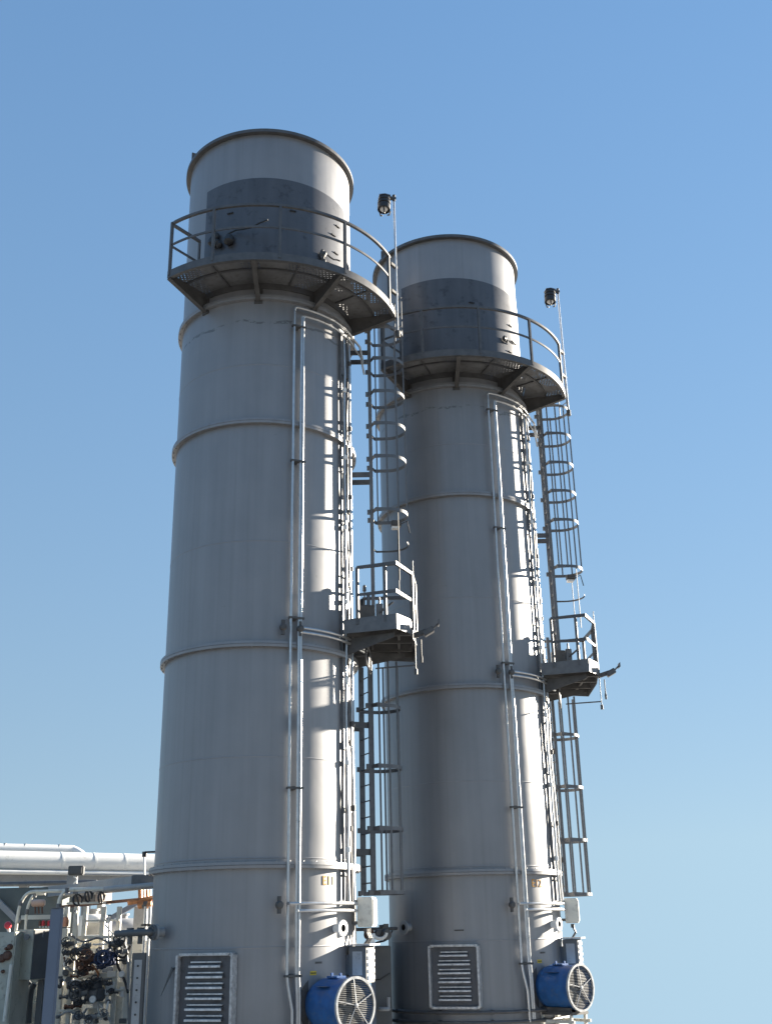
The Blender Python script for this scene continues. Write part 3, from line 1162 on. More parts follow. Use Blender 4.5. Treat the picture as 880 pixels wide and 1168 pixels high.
for k in range(5):
    a = 2*math.pi*k/5+0.42
    d = t*math.cos(a)+Vector((0, 0, math.sin(a)))
    s.rod(c0+n*0.875, c0+n*0.86+d*RF, 0.008, 6)
s.lathe([(0.0, 0.89), (0.035, 0.885), (0.035, 0.865)], c=c0, axis=n, n=12)
s.build('guard_spokes', M_SLAT, gr)
s = MB()
s.lathe([(0.0, 0.858), (RF-0.012, 0.845)], c=c0, axis=n, n=48)
s.build('guard_mesh', M_GUARD, gr)
s = MB()
s.lathe([(0.0, 0.72), (0.1, 0.70), (0.12, 0.66), (0.12, 0.3), (0.0, 0.3)], c=c0, axis=n, n=24)
s.build('motor_hub', M_DGREY, fn)
for k in range(6):
    a = 2*math.pi*k/6
    d = t*math.cos(a)+Vector((0, 0, math.sin(a)))
    e = t*(-math.sin(a))+Vector((0, 0, math.cos(a)))
    s = MB()
    s.add([c0+n*0.54+d*0.11-e*0.05, c0+n*0.66+d*0.11+e*0.05, c0+n*0.68+d*(RF-0.03)+e*0.13, c0+n*0.52+d*(RF-0.03)-e*0.08,
           c0+n*0.55+d*0.11-e*0.05, c0+n*0.67+d*0.11+e*0.05, c0+n*0.69+d*(RF-0.03)+e*0.13, c0+n*0.53+d*(RF-0.03)-e*0.08],
          [(0, 1, 2, 3), (7, 6, 5, 4), (0, 4, 5, 1), (1, 5, 6, 2), (2, 6, 7, 3), (3, 7, 4, 0)])
    s.build('fan_blade', M_GALV, fn)
s = MB()
s.lathe([(RF+0.06, 0.02), (RF+0.06, 0.06)], c=c0, axis=n, n=40)
s.box(c0+n*0.45-Vector((0, 0, RF+0.05)), (0.5, 0.7, 0.05), u=t)
for sg in (-1, 1):
    s.box(c0+n*0.45-Vector((0, 0, RF+0.01))+t*(0.2*sg), (0.05, 0.6, 0.12), u=t)
s.build('mount', M_DARKSTEEL, fn)
# support frame under the fan
s = MB()
for k in (0.1, 0.75):
    for sg in (-1, 1):
        p = c0+n*k+t*(0.22*sg)
        s.box(Vector((p.x, p.y, (Z(fz)-RF-0.08)/2)), (0.05, 0.05, Z(fz)-RF-0.08), u=t)
for zr in (-1.62, -2.3):
    for sg in (-1, 1):
        s.box(c0+n*0.42+t*(0.25*sg)+Vector((0, 0, zr-fz)), (0.05, 0.85, 0.05), u=t)
s.build('support_frame', M_CREAM, fn)

# ------------------------------------------------------------------ the second stack repeats all of it
D = AX2-AX1
for o, l2 in PAIRS:
    c = copy_tree(o)
    c.location = o.location+D
    c['label'] = l2
rt2 = random.Random(5)
for o in list(bpy.data.objects):
    if o.name.startswith('plate_clip.') and o.parent and o.parent.parent and o.parent.parent.location.x > 0 and rt2.random() < 0.5:
        bpy.data.objects.remove(o)
st2 = [o for o in bpy.data.objects if o.name == 'exhaust_stack.001'][0]
for ch in list(st2.children):
    if ch.name.startswith('stencil_number'):
        bpy.data.objects.remove(ch)
BASE[0] = Vector((0, 0, 0))
text_mesh('E12', 0.2, 'stencil_number', M_ORANGE, st2, Z(0.75), 41.5, R+0.003)
s = MB()
s.sector(R-0.002, R+0.01, Z(-0.025), Z(0.0), -17, -11, 4)
s.build('name_plate', M_DARKSTEEL, st2)

# ================================================================== LEFT: PIPEWORK BEHIND
BASE[0] = Vector((0, 0, 0))


def solo(name, label, cat, base, group=None):
    o = bpy.data.objects.new(name, None)
    o.empty_display_size = 0.3
    C.objects.link(o)
    o.location = base
    BASE[0] = Vector(base)
    tag(o, label, cat, group)
    return o


def pbox(mb, x0, y0, x1, y1, Y, d, yaw=0.0, grow=0.0):
    """upright box whose front face covers these photo pixels at distance Y"""
    a, b = at(x0, (y0+y1)/2, Y), at(x1, (y0+y1)/2, Y)
    t_, u_ = at((x0+x1)/2, y0, Y), at((x0+x1)/2, y1, Y)
    w = (b-a).length
    h = t_.z-u_.z
    c = (a+b)/2
    c.z = (t_.z+u_.z)/2
    ax = Vector((math.cos(yaw), math.sin(yaw), 0))
    inn = Vector((-math.sin(yaw), math.cos(yaw), 0))
    mb.box(c+inn*(d/2), (w/max(0.3, math.cos(yaw))+grow, d, h+grow), u=ax)
    return c


def ptube(mb, pts, Y, r, n=10):
    mb.tube([at(x, y, Y+(z if z else 0)) for x, y, z in [(p+(0,))[:3] for p in pts]], r, n)


def smooth(pts, k=6):
    """Catmull-Rom through 3-tuples"""
    P = [Vector((p+(0,))[:3]) for p in pts]
    out = []
    for i in range(len(P)-1):
        p0, p1, p2, p3 = P[max(i-1, 0)], P[i], P[i+1], P[min(i+2, len(P)-1)]
        for j in range(k):
            t_ = j/k
            out.append(0.5*((2*p1)+(p2-p0)*t_+(2*p0-5*p1+4*p2-p3)*t_*t_+(3*p1-p0-3*p2+p3)*t_**3))
    out.append(P[-1])
    return [tuple(p) for p in out]


# big insulated pipe
b0 = at(-60, 979, 30)
o = solo('insulated_pipe', 'thick white insulated pipe running level behind the nearer stack', 'pipe', b0)
p0, p1 = at(0, 982.2, 29.0), at(170, 984.6, 31.4)
p1.z = p0.z
uu_ = (p1-p0).normalized()
p0, p1 = p0-uu_*6, p1+uu_*4
s = MB()
s.rod(p0, p1, 0.255, 40)
s.build('lagging', M_WHITE, o)
ax = (p1-p0).normalized()
for px in (-30, 68, 105, 140):
    q = at(px, 982, 29.0+2.4*px/170)
    q = p0+ax*((q-p0).dot(ax))
    s = MB()
    s.lathe([(0.256, -0.03), (0.262, -0.028), (0.262, 0.028), (0.256, 0.03)], c=q, axis=ax, n=40)
    s.build('joint_band', M_WHITE, o)
# thinner upper pipe with a drop end
o = solo('capped_pipe', 'thinner white pipe with tapered end lying above the thick one', 'pipe', at(-20, 968, 31))
s = MB()
q0, q1 = at(0, 968.8, 30.0), at(82, 970.4, 31.1)
q1.z = q0.z
q0 = q0-(q1-q0).normalized()*5
s.rod(q0, q1, 0.15, 24)
s.build('lagging', M_WHITE, o)
s = MB()
s.lathe([(0.15, 0.0), (0.14, 0.15), (0.10, 0.32), (0.04, 0.45), (0.0, 0.47)], c=q1, axis=(1, 0, -0.35), n=20)
s.build('end_cone', M_WHITE, o)
s = MB()
for px in (6, 29, 68):
    q = at(px, 968, 30+1.1*px/82)
    q = q0+(q1-q0).normalized()*((q-q0).dot((q1-q0).normalized()))
    s.lathe([(0.152, -0.02), (0.162, -0.02), (0.162, 0.02), (0.152, 0.02)], c=q, axis=(1, 0, 0), n=20)
s.build('pipe_strap', M_DARKSTEEL, o, split=True)
o = solo('tracer_pipe', 'thin pale pink-white pipe running just under the thick white pipe', 'pipe', at(-20, 995, 29.6))
s = MB()
q0, q1 = at(0, 994.6, 28.8), at(170, 996, 31.2)
q1.z = q0.z
uu_ = (q1-q0).normalized()
q0, q1 = q0-uu_*6, q1+uu_*4
s.rod(q0, q1, 0.06, 14)
s.build('pipe_run', M_WHITE, o)
# main beam and pipe bridge
o = solo('steel_beam', 'deep dark grey steel beam carrying the white pipes', 'beam', at(-20, 1006, 29.6))
s = MB()
q0, q1 = at(0, 1003.5, 29.0), at(170, 1004.5, 31.2)
hh = at(60, 996.5, 29.8).z-at(60, 1011, 29.8).z
q1.z = q0.z
zc = q0.z
uu_ = (q1-q0).normalized()
q0, q1 = q0-uu_*6, q1+uu_*4
s.sweep([q0, q1], [(-0.15, -hh/2), (0.15, -hh/2), (0.15, -hh/2+0.03), (0.02, -hh/2+0.03), (0.02, hh/2-0.03), (0.15, hh/2-0.03), (0.15, hh/2), (-0.15, hh/2), (-0.15, hh/2-0.03), (-0.02, hh/2-0.03), (-0.02, -hh/2+0.03), (-0.15, -hh/2+0.03)])
s.build('beam_section', M_GREY, o)
for px in (-40, 28, 100):
    q = at(px, 1010, 29.0+2.2*px/170)
    s = MB()
    s.box(Vector((q.x, q.y, (zc-hh/2)/2)), (0.2, 0.2, zc-hh/2))
    s.build('column', M_GREY, o)
o = solo('support_pipe', 'grey horizontal pipe passing under the dark beam', 'pipe', at(0, 1014, 28.6))
s = MB()
q0, q1 = at(-200, 1013, 28.6), at(110, 1015, 28.6)
q1.z = q0.z
s.rod(q0, q1, 0.055, 14)
s.build('pipe_run', M_GALV, o)
o = solo('vent_duct', 'wide pale grey round duct at the left picture edge', 'duct', at(0, 1030, 27.5))
s = MB()
q0, q1 = at(-200, 1034, 27.5), at(28, 1028, 28.4)
s.rod(q0, q1, 0.2, 24)
s.build('duct_body', M_GREY, o)
# cable tray sloping in perspective
o = solo('cable_ladder', 'wide grey cable tray crossing in front of the white pipes', 'cable tray', at(40, 1018, 25))
A = [at(20, 1021, 27.6), at(152, 1006, 22.5)]
B = [at(36, 1012, 27.9), at(152, 997.5, 22.8)]
zt = sum(p.z for p in A)/2
s = MB()
d_ = (A[1]-A[0]).normalized()
s.sweep(A, RECT(0.03, 0.22))
s.build('side_plate', M_GREY, o)
s = MB()
sd = Vector((-d_.y, d_.x, 0)).normalized()
s.sweep([A[0]+sd*0.55, A[1]+sd*0.55], RECT(0.03, 0.22))
s.build('side_plate', M_GREY, o)
s = MB()
for k in range(14):
    p = A[0].lerp(A[1], (k+0.5)/14)-Vector((0, 0, 0.08))
    s.rod(p, p+sd*0.55, 0.02, 6)
s.build('tray_rungs', M_GREY, o)
s = MB()
for k in range(3):
    ppp = [A[0].lerp(A[1], j/8)+sd*(0.14+0.13*k+0.02*math.sin(j*1.9+k))+Vector((0, 0, -0.03)) for j in range(9)]
    s.tube(ppp, 0.035, 6)
s.build('cables', M_BLACK, o)
o = solo('tray_cover', 'short mottled grey tray section reaching the nearer stack', 'cable tray', at(165, 1003, 22))
s = MB()
pbox(s, 150, 998, 178, 1010, 22.0, 0.5)
s.build('cover', M_GALV, o, bevel=0.01)
s = MB()
q0, q1 = at(118, 1014.5, 22.4), at(180, 1009, 21.6)
s.rod(q0, q1, 0.05, 10)
s.build('edge_pipe', M_GREY, o)
# floodlight box
o = solo('wall_floodlight', 'grey square floodlight with framed glass mounted on the dark beam', 'lamp', at(86, 998, 24.2))
s = MB()
pbox(s, 78, 987.5, 95, 998, 24.2, 0.2, yaw=0.1)
bx = s.build('housing', M_DGREY, o, bevel=0.015)
s = MB()
pbox(s, 80.5, 989.3, 93, 996.2, 24.17, 0.03, yaw=0.1)
s.build('glass', M_GALVD, bx)
s = MB()
pbox(s, 76.5, 998.3, 88, 1008, 24.3, 0.06)
s.build('mount', M_GREY, o)
s = MB()
ptube(s, smooth([(84, 1000), (88, 1003), (84, 1008)]), 24.2, 0.015, 6)
s.build('cable', M_WHITE, o)

# small stand pipe in front of the pipe's right end
o = solo('vent_standpipe', 'thin dark bent standpipe in front of the white pipe end', 'pipe', at(165, 1003, 23))
s = MB()
ptube(s, [(165, 1004), (165, 985), (164.5, 975)], 23, 0.022, 8)
s.build('riser', M_WHITE, o)
s = MB()
ptube(s, [(165, 977), (165.5, 972), (180, 971.5)], 23, 0.02, 8)
s.lathe([(0.05, -0.04), (0.05, 0.06)], c=at(165, 975, 23), n=10)
s.build('cap', M_BLACK, o)

# blue grey post in front
o = solo('steel_post', 'blue-grey upright steel post standing in front of the equipment', 'post', (at(60, 1100, 16.5).x, 16.5, 0))
q = at(66, 1036, 16.5)
qb = at(56, 1165, 16.5)
s = MB()
wv = 11.5*16.5/1240*1.03
s.box(Vector((qb.x-0.01, 16.5, q.z/2)), (wv, 0.12, q.z))
s.build('column', M_BLUEGREY, o, bevel=0.01)
s = MB()
s.box(Vector((qb.x-0.01, 16.5, q.z+0.006)), (wv+0.03, 0.15, 0.012))
s.build('cap_plate', M_GALV, o)

# arched conduits
GA = 'arched pale conduits'
for k, (pts, lab, Y, r) in enumerate((
        ([(15, 1120), (17, 1075), (20, 1048), (24, 1030), (33, 1018.5), (48, 1017), (75, 1016)], 'pale arched conduit, outer one left of the blue-grey post', 22.0, 0.032),
        ([(29, 1062), (31, 1040), (34, 1029), (40, 1020.5), (52, 1019.5)], 'pale arched conduit, inner one left of the blue-grey post', 22.3, 0.028),
        ([(66, 1062), (67, 1034), (69.5, 1023), (77, 1015.5), (92, 1014.5), (118, 1014)], 'pale arched conduit rising behind the blue-grey post', 21.5, 0.036))):
    o = solo('arched_conduit', lab, 'conduit', at(pts[0][0], pts[0][1], Y), GA)
    s = MB()
    ptube(s, smooth(pts), Y, r, 10)
    s.build('tube', M_CREAM, o)
    s = MB()
    for i in (1, 3):
        q = at(pts[i][0], pts[i][1], Y)
        s.lathe([(r+0.001, -0.05), (r+0.012, -0.045), (r+0.012, 0.045), (r+0.001, 0.05)], c=q, axis=(0.1, 0, 1), n=12)
    s.build('coupling', M_GALV, o, split=True)

# grey cabinet with dark side
o = solo('control_cabinet', 'grey control cabinet with charcoal side left of the post', 'cabinet', (at(36, 1090, 21).x, 21, 0))
q = at(36.5, 1062, 20.6)
zt, zb = at(36, 1060, 20.6).z, at(36, 1118, 20.6).z
xw = at(16, 1090, 20.9).x
xd = at(55, 1090, 20.9).x
xc = at(36.5, 1090, 20.6)
f1 = [Vector((xw, 20.9, 0)), Vector((xc.x, 20.6, 0)), Vector((xd, 20.95, 0)), Vector((xw+(xd-xc.x), 21.3, 0))]
s = MB()
s.prism([(p.x, p.y) for p in f1], zb, zt)
s.build('body', M_OLIVE, o, bevel=0.012)
s = MB()
a_, b_ = f1[1], f1[2]
nn = Vector(((b_-a_).y, -(b_-a_).x, 0)).normalized()
m_ = (a_+b_)/2+nn*0.008
s.box(Vector((m_.x, m_.y, (zb+zt)/2)), ((b_-a_).length*0.97, 0.02, (zt-zb)*0.97), u=(b_-a_))
s.build('side_panel', M_DGREY, o, bevel=0.006)
s = MB()
q = at(50, 1064, 20.6)
s.tube([q, q+Vector((0.02, -0.04, 0.03)), q+Vector((0.0, -0.04, -0.06)), q+Vector((0, 0, -0.07))], 0.012, 6)
s.lathe([(0.05, 0), (0.05, 0.03)], c=at(31, 1069, 20.6), axis=(0, -1, 0), n=12)
s.build('latch', M_GALV, o)
s = MB()
for px in (22, 46):
    q = at(px, 1120, 21.0)
    s.box(Vector((q.x, 21.08, zb/2)), (0.1, 0.1, zb))
s.build('leg', M_DGREY, o, split=True)
# olive transformer at the edge
o = solo('transformer_box', 'olive-grey equipment box cut off by the left picture edge', 'equipment box', (at(0, 1110, 20.4).x, 20.4, 0))
s = MB()
zt = at(6, 1063, 20.4).z
x1 = at(14.5, 1110, 20.4).x
s.box(Vector((x1-0.8, 20.9, zt/2)), (1.6, 1.0, zt))
bx = s.build('body', M_OLIVE, o, bevel=0.02)
s = MB()
for (px, py, rr_) in ((3, 1093, 0.07), (9, 1090, 0.08), (12, 1080, 0.05), (4, 1108, 0.03), (8, 1082, 0.03)):
    s.lathe([(rr_, 0), (rr_, 0.05), (rr_*0.6, 0.09), (0, 0.09)], c=at(px, py, 20.4)+Vector((0, 0.01, 0)), axis=(0, -1, 0), n=14)
s.build('knob', M_BROWN, bx, split=True)
o = solo('alarm_bell', 'red round alarm bell above the olive-grey box', 'alarm bell', at(10, 1058, 20.6))
s = MB()
s.lathe([(0.0, 0.07), (0.05, 0.06), (0.065, 0.03), (0.065, 0.0), (0.0, 0.0)], c=at(9.5, 1055.5, 20.6), axis=(0.2, -1, 0.1), n=20)
s.build('gong', M_RED, o)
s = MB()
s.rod(at(9.5, 1056, 20.62), at(10.5, 1066, 20.62), 0.03)
s.build('stem', M_CREAM, o)
# dark wall / shelter behind at far left with brace
o = solo('equipment_shelter', 'dark green-grey shelter with round openings behind the conduits', 'shelter', (at(-10, 1050, 26).x, 26, 0))
s = MB()
zt = at(0, 1013, 26).z
x0, x1 = at(-120, 1090, 26).x, at(66, 1090, 26).x
s.box(Vector(((x0+x1)/2, 26.6, zt/2)), (x1-x0, 1.2, zt))
s.build('wall', mat('dark_green_paint', (0.10, 0.115, 0.11), rough=0.6, var=0.2, scale=3), o, bevel=0.02)
s = MB()
q0, q1 = at(-8, 1022, 25.9), at(22, 1052, 25.9)
s.sweep([q0, q1], RECT(0.12, 0.12), up=(0, 1, 0))
s.build('brace', M_GREY, o)
s = MB()
q = at(12, 1040, 26.4)
s.lathe([(0.0, 0.3), (0.12, 0.26), (0.2, 0.12), (0.22, -0.05)], c=q, n=18)
s.build('roof_cowl', M_WHITE, o)

o = solo('machine_housing', 'weathered grey-brown machine housing behind the cable loops', 'housing', (at(90, 1030, 27).x, 27, 0))
s = MB()
pbox(s, 62, 1014, 116, 1031, 27.0, 1.0)
hb = s.build('casing', mat('grey_brown_paint', (0.2, 0.17, 0.15), rough=0.7, var=0.35, scale=5, dirt=(0.1, 0.06, 0.045), dirt_amt=0.6), o, bevel=0.02)
s = MB()
for px in (66, 112):
    q = at(px, 1031, 27.1)
    s.box(Vector((q.x, 27.4, q.z/2)), (0.12, 0.3, q.z))
s.build('leg', M_GREY, o, split=True)
s = MB()
for k in range(5):
    s.box(at(70+9*k, 1022, 26.98), (0.1, 0.05, 0.24))
s.build('cooling_fin', M_DARKSTEEL, hb, split=True)
# pale storage vessels behind the rack
GV = 'pale round vessels behind the valve rack'
for k, (px, py, rr_, Y, lab) in enumerate(((107, 1043, 0.42, 26.5, 'pale domed vessel seen through the valve rack frame'),
                                           (141, 1048, 0.75, 28.5, 'wide grey domed vessel below the diagonal brace'))):
    q = at(px, py, Y)
    o = solo('storage_vessel', lab, 'vessel', (q.x, Y, 0), GV)
    s = MB()
    s.lathe([(rr_, 0.0), (rr_, q.z-rr_*0.35), (rr_*0.95, q.z-rr_*0.22), (rr_*0.75, q.z-rr_*0.07), (rr_*0.4, q.z), (0.0, q.z+0.02)], c=Vector((q.x, Y, 0)), n=40)
    s.build('body', M_GREY if k else M_WHITE, o)
    s = MB()
    s.lathe([(0.1, -0.05), (0.1, 0.08), (0.14, 0.08), (0.14, 0.12), (0, 0.12)], c=Vector((q.x, Y, q.z)), n=14)
    s.build('nozzle', M_GREY, o)

# diagonal brace and grey column next to the stack
o = solo('braced_frame', 'grey column with diagonal brace beside the nearer stack', 'frame', (at(160, 1080, 25).x, 25, 0))
q = at(160, 1034, 25)
s = MB()
s.box(Vector((q.x, 25.1, q.z/2)), (0.26, 0.2, q.z))
s.build('column', M_GREY, o, bevel=0.01)
s = MB()
s.sweep([at(112, 1056, 25.2), at(160, 1028, 25.2)], RECT(0.1, 0.13), up=(0, 1, 0))
s.build('brace', M_BLUEGREY, o)
s = MB()
s.sweep([at(70, 1034.5, 25.0), at(178, 1024, 24.6)], RECT(0.08, 0.06))
s.build('rail', M_BROWN, o)
# copper manifold
o = solo('copper_manifold', 'bundle of copper coloured pipes next to the nearer stack', 'pipework', at(166, 1035, 23.6))
for k, px in enumerate((160, 163.5, 167.5, 170.5)):
    s = MB()
    ptube(s, [(px, 1015), (px+0.3, 1026), (px+0.8, 1034)], 23.6+0.06*k, 0.045, 8)
    s.build('pipe', M_COPPER if k % 2 == 0 else M_CREAM, o)
s = MB()
ptube(s, [(146, 1030), (158, 1027.5), (176, 1024)], 23.5, 0.05, 8)
s.build('header', M_COPPER, o)
for k, px in enumerate((161, 166, 170)):
    s = MB()
    s.lathe([(0.0, -0.08), (0.07, -0.06), (0.08, 0.0), (0.07, 0.06), (0, 0.08)], c=at(px, 1032, 23.5), axis=(1, 0, 0.2), n=12)
    s.build('fitting', M_GALV if k == 1 else M_COPPER, o)
GQ = 'white stand pipes beside the nearer stack'
for k, px in enumerate((166.3, 171.2)):
    o = solo('stand_pipe', ('white stand pipe below the copper bundle, left of the two', 'white stand pipe below the copper bundle, right of the two')[k], 'pipe', (at(px, 1066, 23.4).x, 23.4, 0), GQ)
    q = at(px, 1034, 23.4)
    s = MB()
    s.rod(Vector((q.x, 23.4, 0.0)), q, 0.032, 10)
    s.build('tube', M_WHITE, o)
    s = MB()
    s.box(Vector((q.x, 23.38, q.z-0.35)), (0.12, 0.1, 0.04))
    s.build('clip', M_DARKSTEEL, o)

# black cable loops
GK = 'black cable loops hanging from the tray'
for k, (cx, cy, rx, ry, lab) in enumerate(((88.5, 1026.5, 5.2, 6.2, 'large round loop of black cable under the grey tray'),
                                           (101, 1022, 4.0, 6.5, 'narrow upright loop of black cable under the grey tray'),
                                           (115.5, 1024, 3.2, 6.5, 'loop of black cable hanging nearest the copper bundle'))):
    o = solo('cable_loop', lab, 'cable', at(cx, cy+ry, 22.6), GK)
    s = MB()
    pts = [(cx+rx*math.cos(2*math.pi*i/18+1.2), cy+ry*math.sin(2*math.pi*i/18+1.2), 0.1*math.sin(i)) for i in range(17)]
    pts = [(cx-rx*0.5, cy-ry-3, 0.0)]+pts+[(cx+rx*1.4, cy-ry*0.6, 0)]
    s.tube([at(x, y, 22.6+z*0.3) for x, y, z in pts], 0.018, 6)
    s.build('cable', M_BLACK, o)
    s = MB()
    s.box(at(cx-rx*0.4, cy-ry-2, 22.6), (0.08, 0.08, 0.05))
    s.build('clip', M_GALV, o)

# ------------------------------------------------------------------ valve rack
RY = 23.2
o = solo('valve_rack', 'cream steel rack full of valves and small pipes beside the nearer stack', 'rack', (at(105, 1120, RY).x, RY, 0))
for px in (76, 87, 97.5, 118, 136, 148):
    q = at(px, 1034 if px < 140 else 1070, RY)
    s = MB()
    s.box(Vector((q.x, RY+0.05, q.z/2)), (0.085, 0.1, q.z))
    s.build('upright', M_CREAM, o, bevel=0.006)
for py, x0, x1, h in ((1046, 24, 74, 5), (1050, 98, 136, 2.2), (1069, 74, 150, 4), (1113, 72, 128, 6), (1144, 92, 128, 2.5), (1153, 66, 92, 3), (1030, 76, 120, 2.4)):
    s = MB()
    pbox(s, x0, py-h/2, x1, py+h/2, RY-0.06, 0.1)
    s.build('crossbar', M_CREAM, o, bevel=0.006)
for (x0, y0, x1, y1, m_) in ((72, 1117, 82, 1142, M_CREAM), (99, 1071, 117, 1082, M_CREAM), (112, 1103, 128, 1118, M_BLUEGREY),
                             (116, 1119, 132, 1136, M_OLIVE), (128, 1136, 139, 1168, M_CREAM), (100, 1150, 112, 1168, M_CREAM), (60, 1142, 80, 1168, M_CREAM),
                             (88, 1100, 100, 1112, M_WHITE), (134, 1120, 143, 1134, M_CREAM), (74, 1076, 92, 1100, M_CREAM), (99, 1052, 116, 1066, M_GREY)):
    s = MB()
    pbox(s, x0, y0, x1, y1, RY+0.22, 0.12)
    s.build('panel', m_, o, bevel=0.008)
rnd = random.Random(21)
for k in range(46):
    px, py = rnd.uniform(72, 148), rnd.uniform(1074, 1166)
    c = at(px, py, RY-0.02-rnd.random()*0.1)
    s = MB()
    kind = k % 5
    if kind == 0:
        s.lathe([(0.0, 0.06), (0.055, 0.06), (0.065, 0.04), (0.065, 0.0), (0.02, 0.0), (0.02, -0.08)], c=c, axis=(rnd.uniform(-0.4, 0.4), -1, 0.2), n=14)
        s.build('gauge', (M_WHITE, M_DGREY)[k % 2], o)
    elif kind == 1:
        s.lathe([(0.03, -0.09), (0.045, -0.085), (0.045, -0.05), (0.03, -0.045), (0.03, 0.045), (0.045, 0.05), (0.045, 0.085), (0.03, 0.09)], c=c, axis=rnd.choice(((1, 0, 0), (0, 0, 1))), n=12)
        s.build('union_fitting', rnd.choice((M_WHITE, M_GALV, M_BROWN)), o)
    elif kind == 2:
        s.box(c, (rnd.uniform(0.08, 0.2), 0.08, rnd.uniform(0.06, 0.16)))
        s.build('small_box', rnd.choice((M_WHITE, M_CREAM, M_DGREY)), o, bevel=0.008)
    elif kind == 3:
        d = Vector((rnd.uniform(-0.25, 0.25), -0.05, rnd.uniform(0.1, 0.4)))
        s.tube([c, c+d*0.5+Vector((0.05, -0.05, 0)), c+d], 0.017, 7)
        s.build('pipe_stub', rnd.choice((M_WHITE, M_WHITE, M_COPPER, M_PIPE)), o)
    else:
        s.rod(c-Vector((0.22, 0, 0)), c+Vector((0.22, 0, rnd.uniform(-0.03, 0.03))), 0.02, 8)
        s.build('pipe_stub', rnd.choice((M_WHITE, M_CREAM, M_DGREY)), o)
# sheet behind the rack (back cladding)
o = solo('enclosure_panel', 'large cream cladding panel closing the back of the valve rack', 'panel', (at(105, 1120, 24.6).x, 24.6, 0))
s = MB()
q0, q1 = at(64, 1072, 24.6), at(178, 1072, 24.6)
s.box(Vector(((q0.x+q1.x)/2, 24.65, (q0.z-0.05)/2)), (q1.x-q0.x, 0.1, q0.z-0.05))
s.build('sheet', M_CREAM, o, bevel=0.01)
for k in range(3):
    s = MB()
    q = at(80+30*k, 1110, 24.6)
    s.box(Vector((q.x, 24.58, q0.z/2)), (0.06, 0.06, q0.z-0.1))
    s.build('rib', M_GREY, o)

GVV = 'small valves on the rack'


def valve(px, py, Y, sc, m_body, m_wheel, lab, face=(0.15, -1, 0.1)):
    c = at(px, py, Y)
    o = solo('valve', lab, 'valve', c, GVV)
    f = Vector(face).normalized()
    s = MB()
    s.lathe([(0.0, -0.11), (0.05, -0.11), (0.05, -0.09), (0.032, -0.085), (0.05, -0.03), (0.058, 0.0), (0.05, 0.03), (0.032, 0.085), (0.05, 0.09), (0.05, 0.11), (0, 0.11)],
            c=c, axis=(1, 0, 0.1), n=12)
    s.v = [c+(v-c)*sc for v in s.v]
    bd = s.build('body', m_body, o)
    s = MB()
    s.rod(c, c+f*(0.13*sc), 0.016*sc, 8)
    s.lathe([(0.035*sc, 0.03*sc), (0.028*sc, 0.08*sc)], c=c, axis=f, n=10)
    s.build('stem', M_GALV, o)
    s = MB()
    a = Vector((0, 0, 1))
    u = (a-f*a.dot(f)).normalized()
    w = f.cross(u)
    cc = c+f*(0.13*sc)
    s.tube([cc+(u*math.cos(2*math.pi*i/16)+w*math.sin(2*math.pi*i/16))*(0.075*sc) for i in range(16)], 0.011*sc, 6, closed=True)
    for i in range(3):
        d = u*math.cos(math.pi*i/3)+w*math.sin(math.pi*i/3)
        s.rod(cc-d*(0.075*sc), cc+d*(0.075*sc), 0.007*sc, 5)
    s.build('handwheel', m_wheel, o)
    return o


VL = [(78, 1077, 1.0, 'black valve high beside the post'), (78, 1087, 0.9, 'black valve under the topmost one beside the post'),
      (79, 1097, 0.7, 'small black valve third down beside the post'), (93, 1085, 1.5, 'largest round black handwheel in the upper bay'),
      (99, 1078, 0.8, 'dark valve inside the square bracket'), (101, 1094, 1.5, 'rust brown valve heading the rusty cluster'),
      (96, 1099, 1.2, 'rust brown valve on the left of the rusty cluster'), (105, 1090, 0.9, 'orange-brown valve on the right of the rusty cluster'),
      (99, 1105, 1.2, 'dark valve low in the rusty cluster'), (95, 1110, 0.9, 'black valve just above the wide cream crossbar'),
      (113, 1095, 1.5, 'dark blue valve, largest of the blue cluster'), (121, 1094, 1.5, 'dark blue valve in the middle of the blue cluster'),
      (118, 1086, 1.0, 'dark blue valve at the top of the blue cluster'), (128, 1089, 1.0, 'dark blue valve at the right of the blue cluster'),
      (116, 1103, 0.8, 'dark blue valve below the blue cluster'), (126, 1099, 0.9, 'slate valve at the lower right of the blue cluster'),
      (86, 1123, 1.4, 'round dark gauge-like valve under the crossbar'), (92, 1132, 1.6, 'black valve at the heart of the lower cluster'),
      (97, 1126, 1.0, 'black valve right of the round dark one'), (101, 1121, 1.0, 'black valve under the crossbar beside the grey actuator'),
      (110, 1118, 1.0, 'black valve on top of the grey actuator'), (91, 1143, 1.0, 'black valve at the foot of the lower cluster'),
      (124, 1122, 0.7, 'tiny black valve on the olive panel'), (126, 1130, 0.7, 'tiny black valve lower on the olive panel'),
      (134, 1076, 1.5, 'black valve with big handwheel on the nozzle pipe end'), (140, 1085, 1.0, 'black valve right under the nozzle pipe'),
      (105, 1160, 1.0, 'dark valve at the bottom edge of the rack'), (118, 1158, 0.9, 'pale valve at the bottom edge of the rack'),
      (90, 1160, 1.0, 'dark valve at the bottom edge left of the crossbar')]
for i, (px, py, sc, lab) in enumerate(VL):
    mb_, mw = (M_DGREY, M_BLACK)
    if 'rust' in lab or 'orange' in lab:
        mb_, mw = (M_BROWN, M_BROWN if 'orange' not in lab else M_COPPER)
    elif 'blue' in lab or 'slate' in lab:
        mb_, mw = (M_VBLUE, M_VBLUE)
    elif 'dark valve' in lab or 'right under' in lab or 'heart' in lab:
        mb_, mw = (M_GREY, M_GALVD)
    elif 'pale' in lab:
        mb_, mw = (M_CREAM, M_GALV)
    valve(px, py, RY-0.22-0.1*random.random(), sc, mb_, mw, lab, face=(random.uniform(-0.5, 0.5), -1, random.uniform(-0.3, 0.6)))

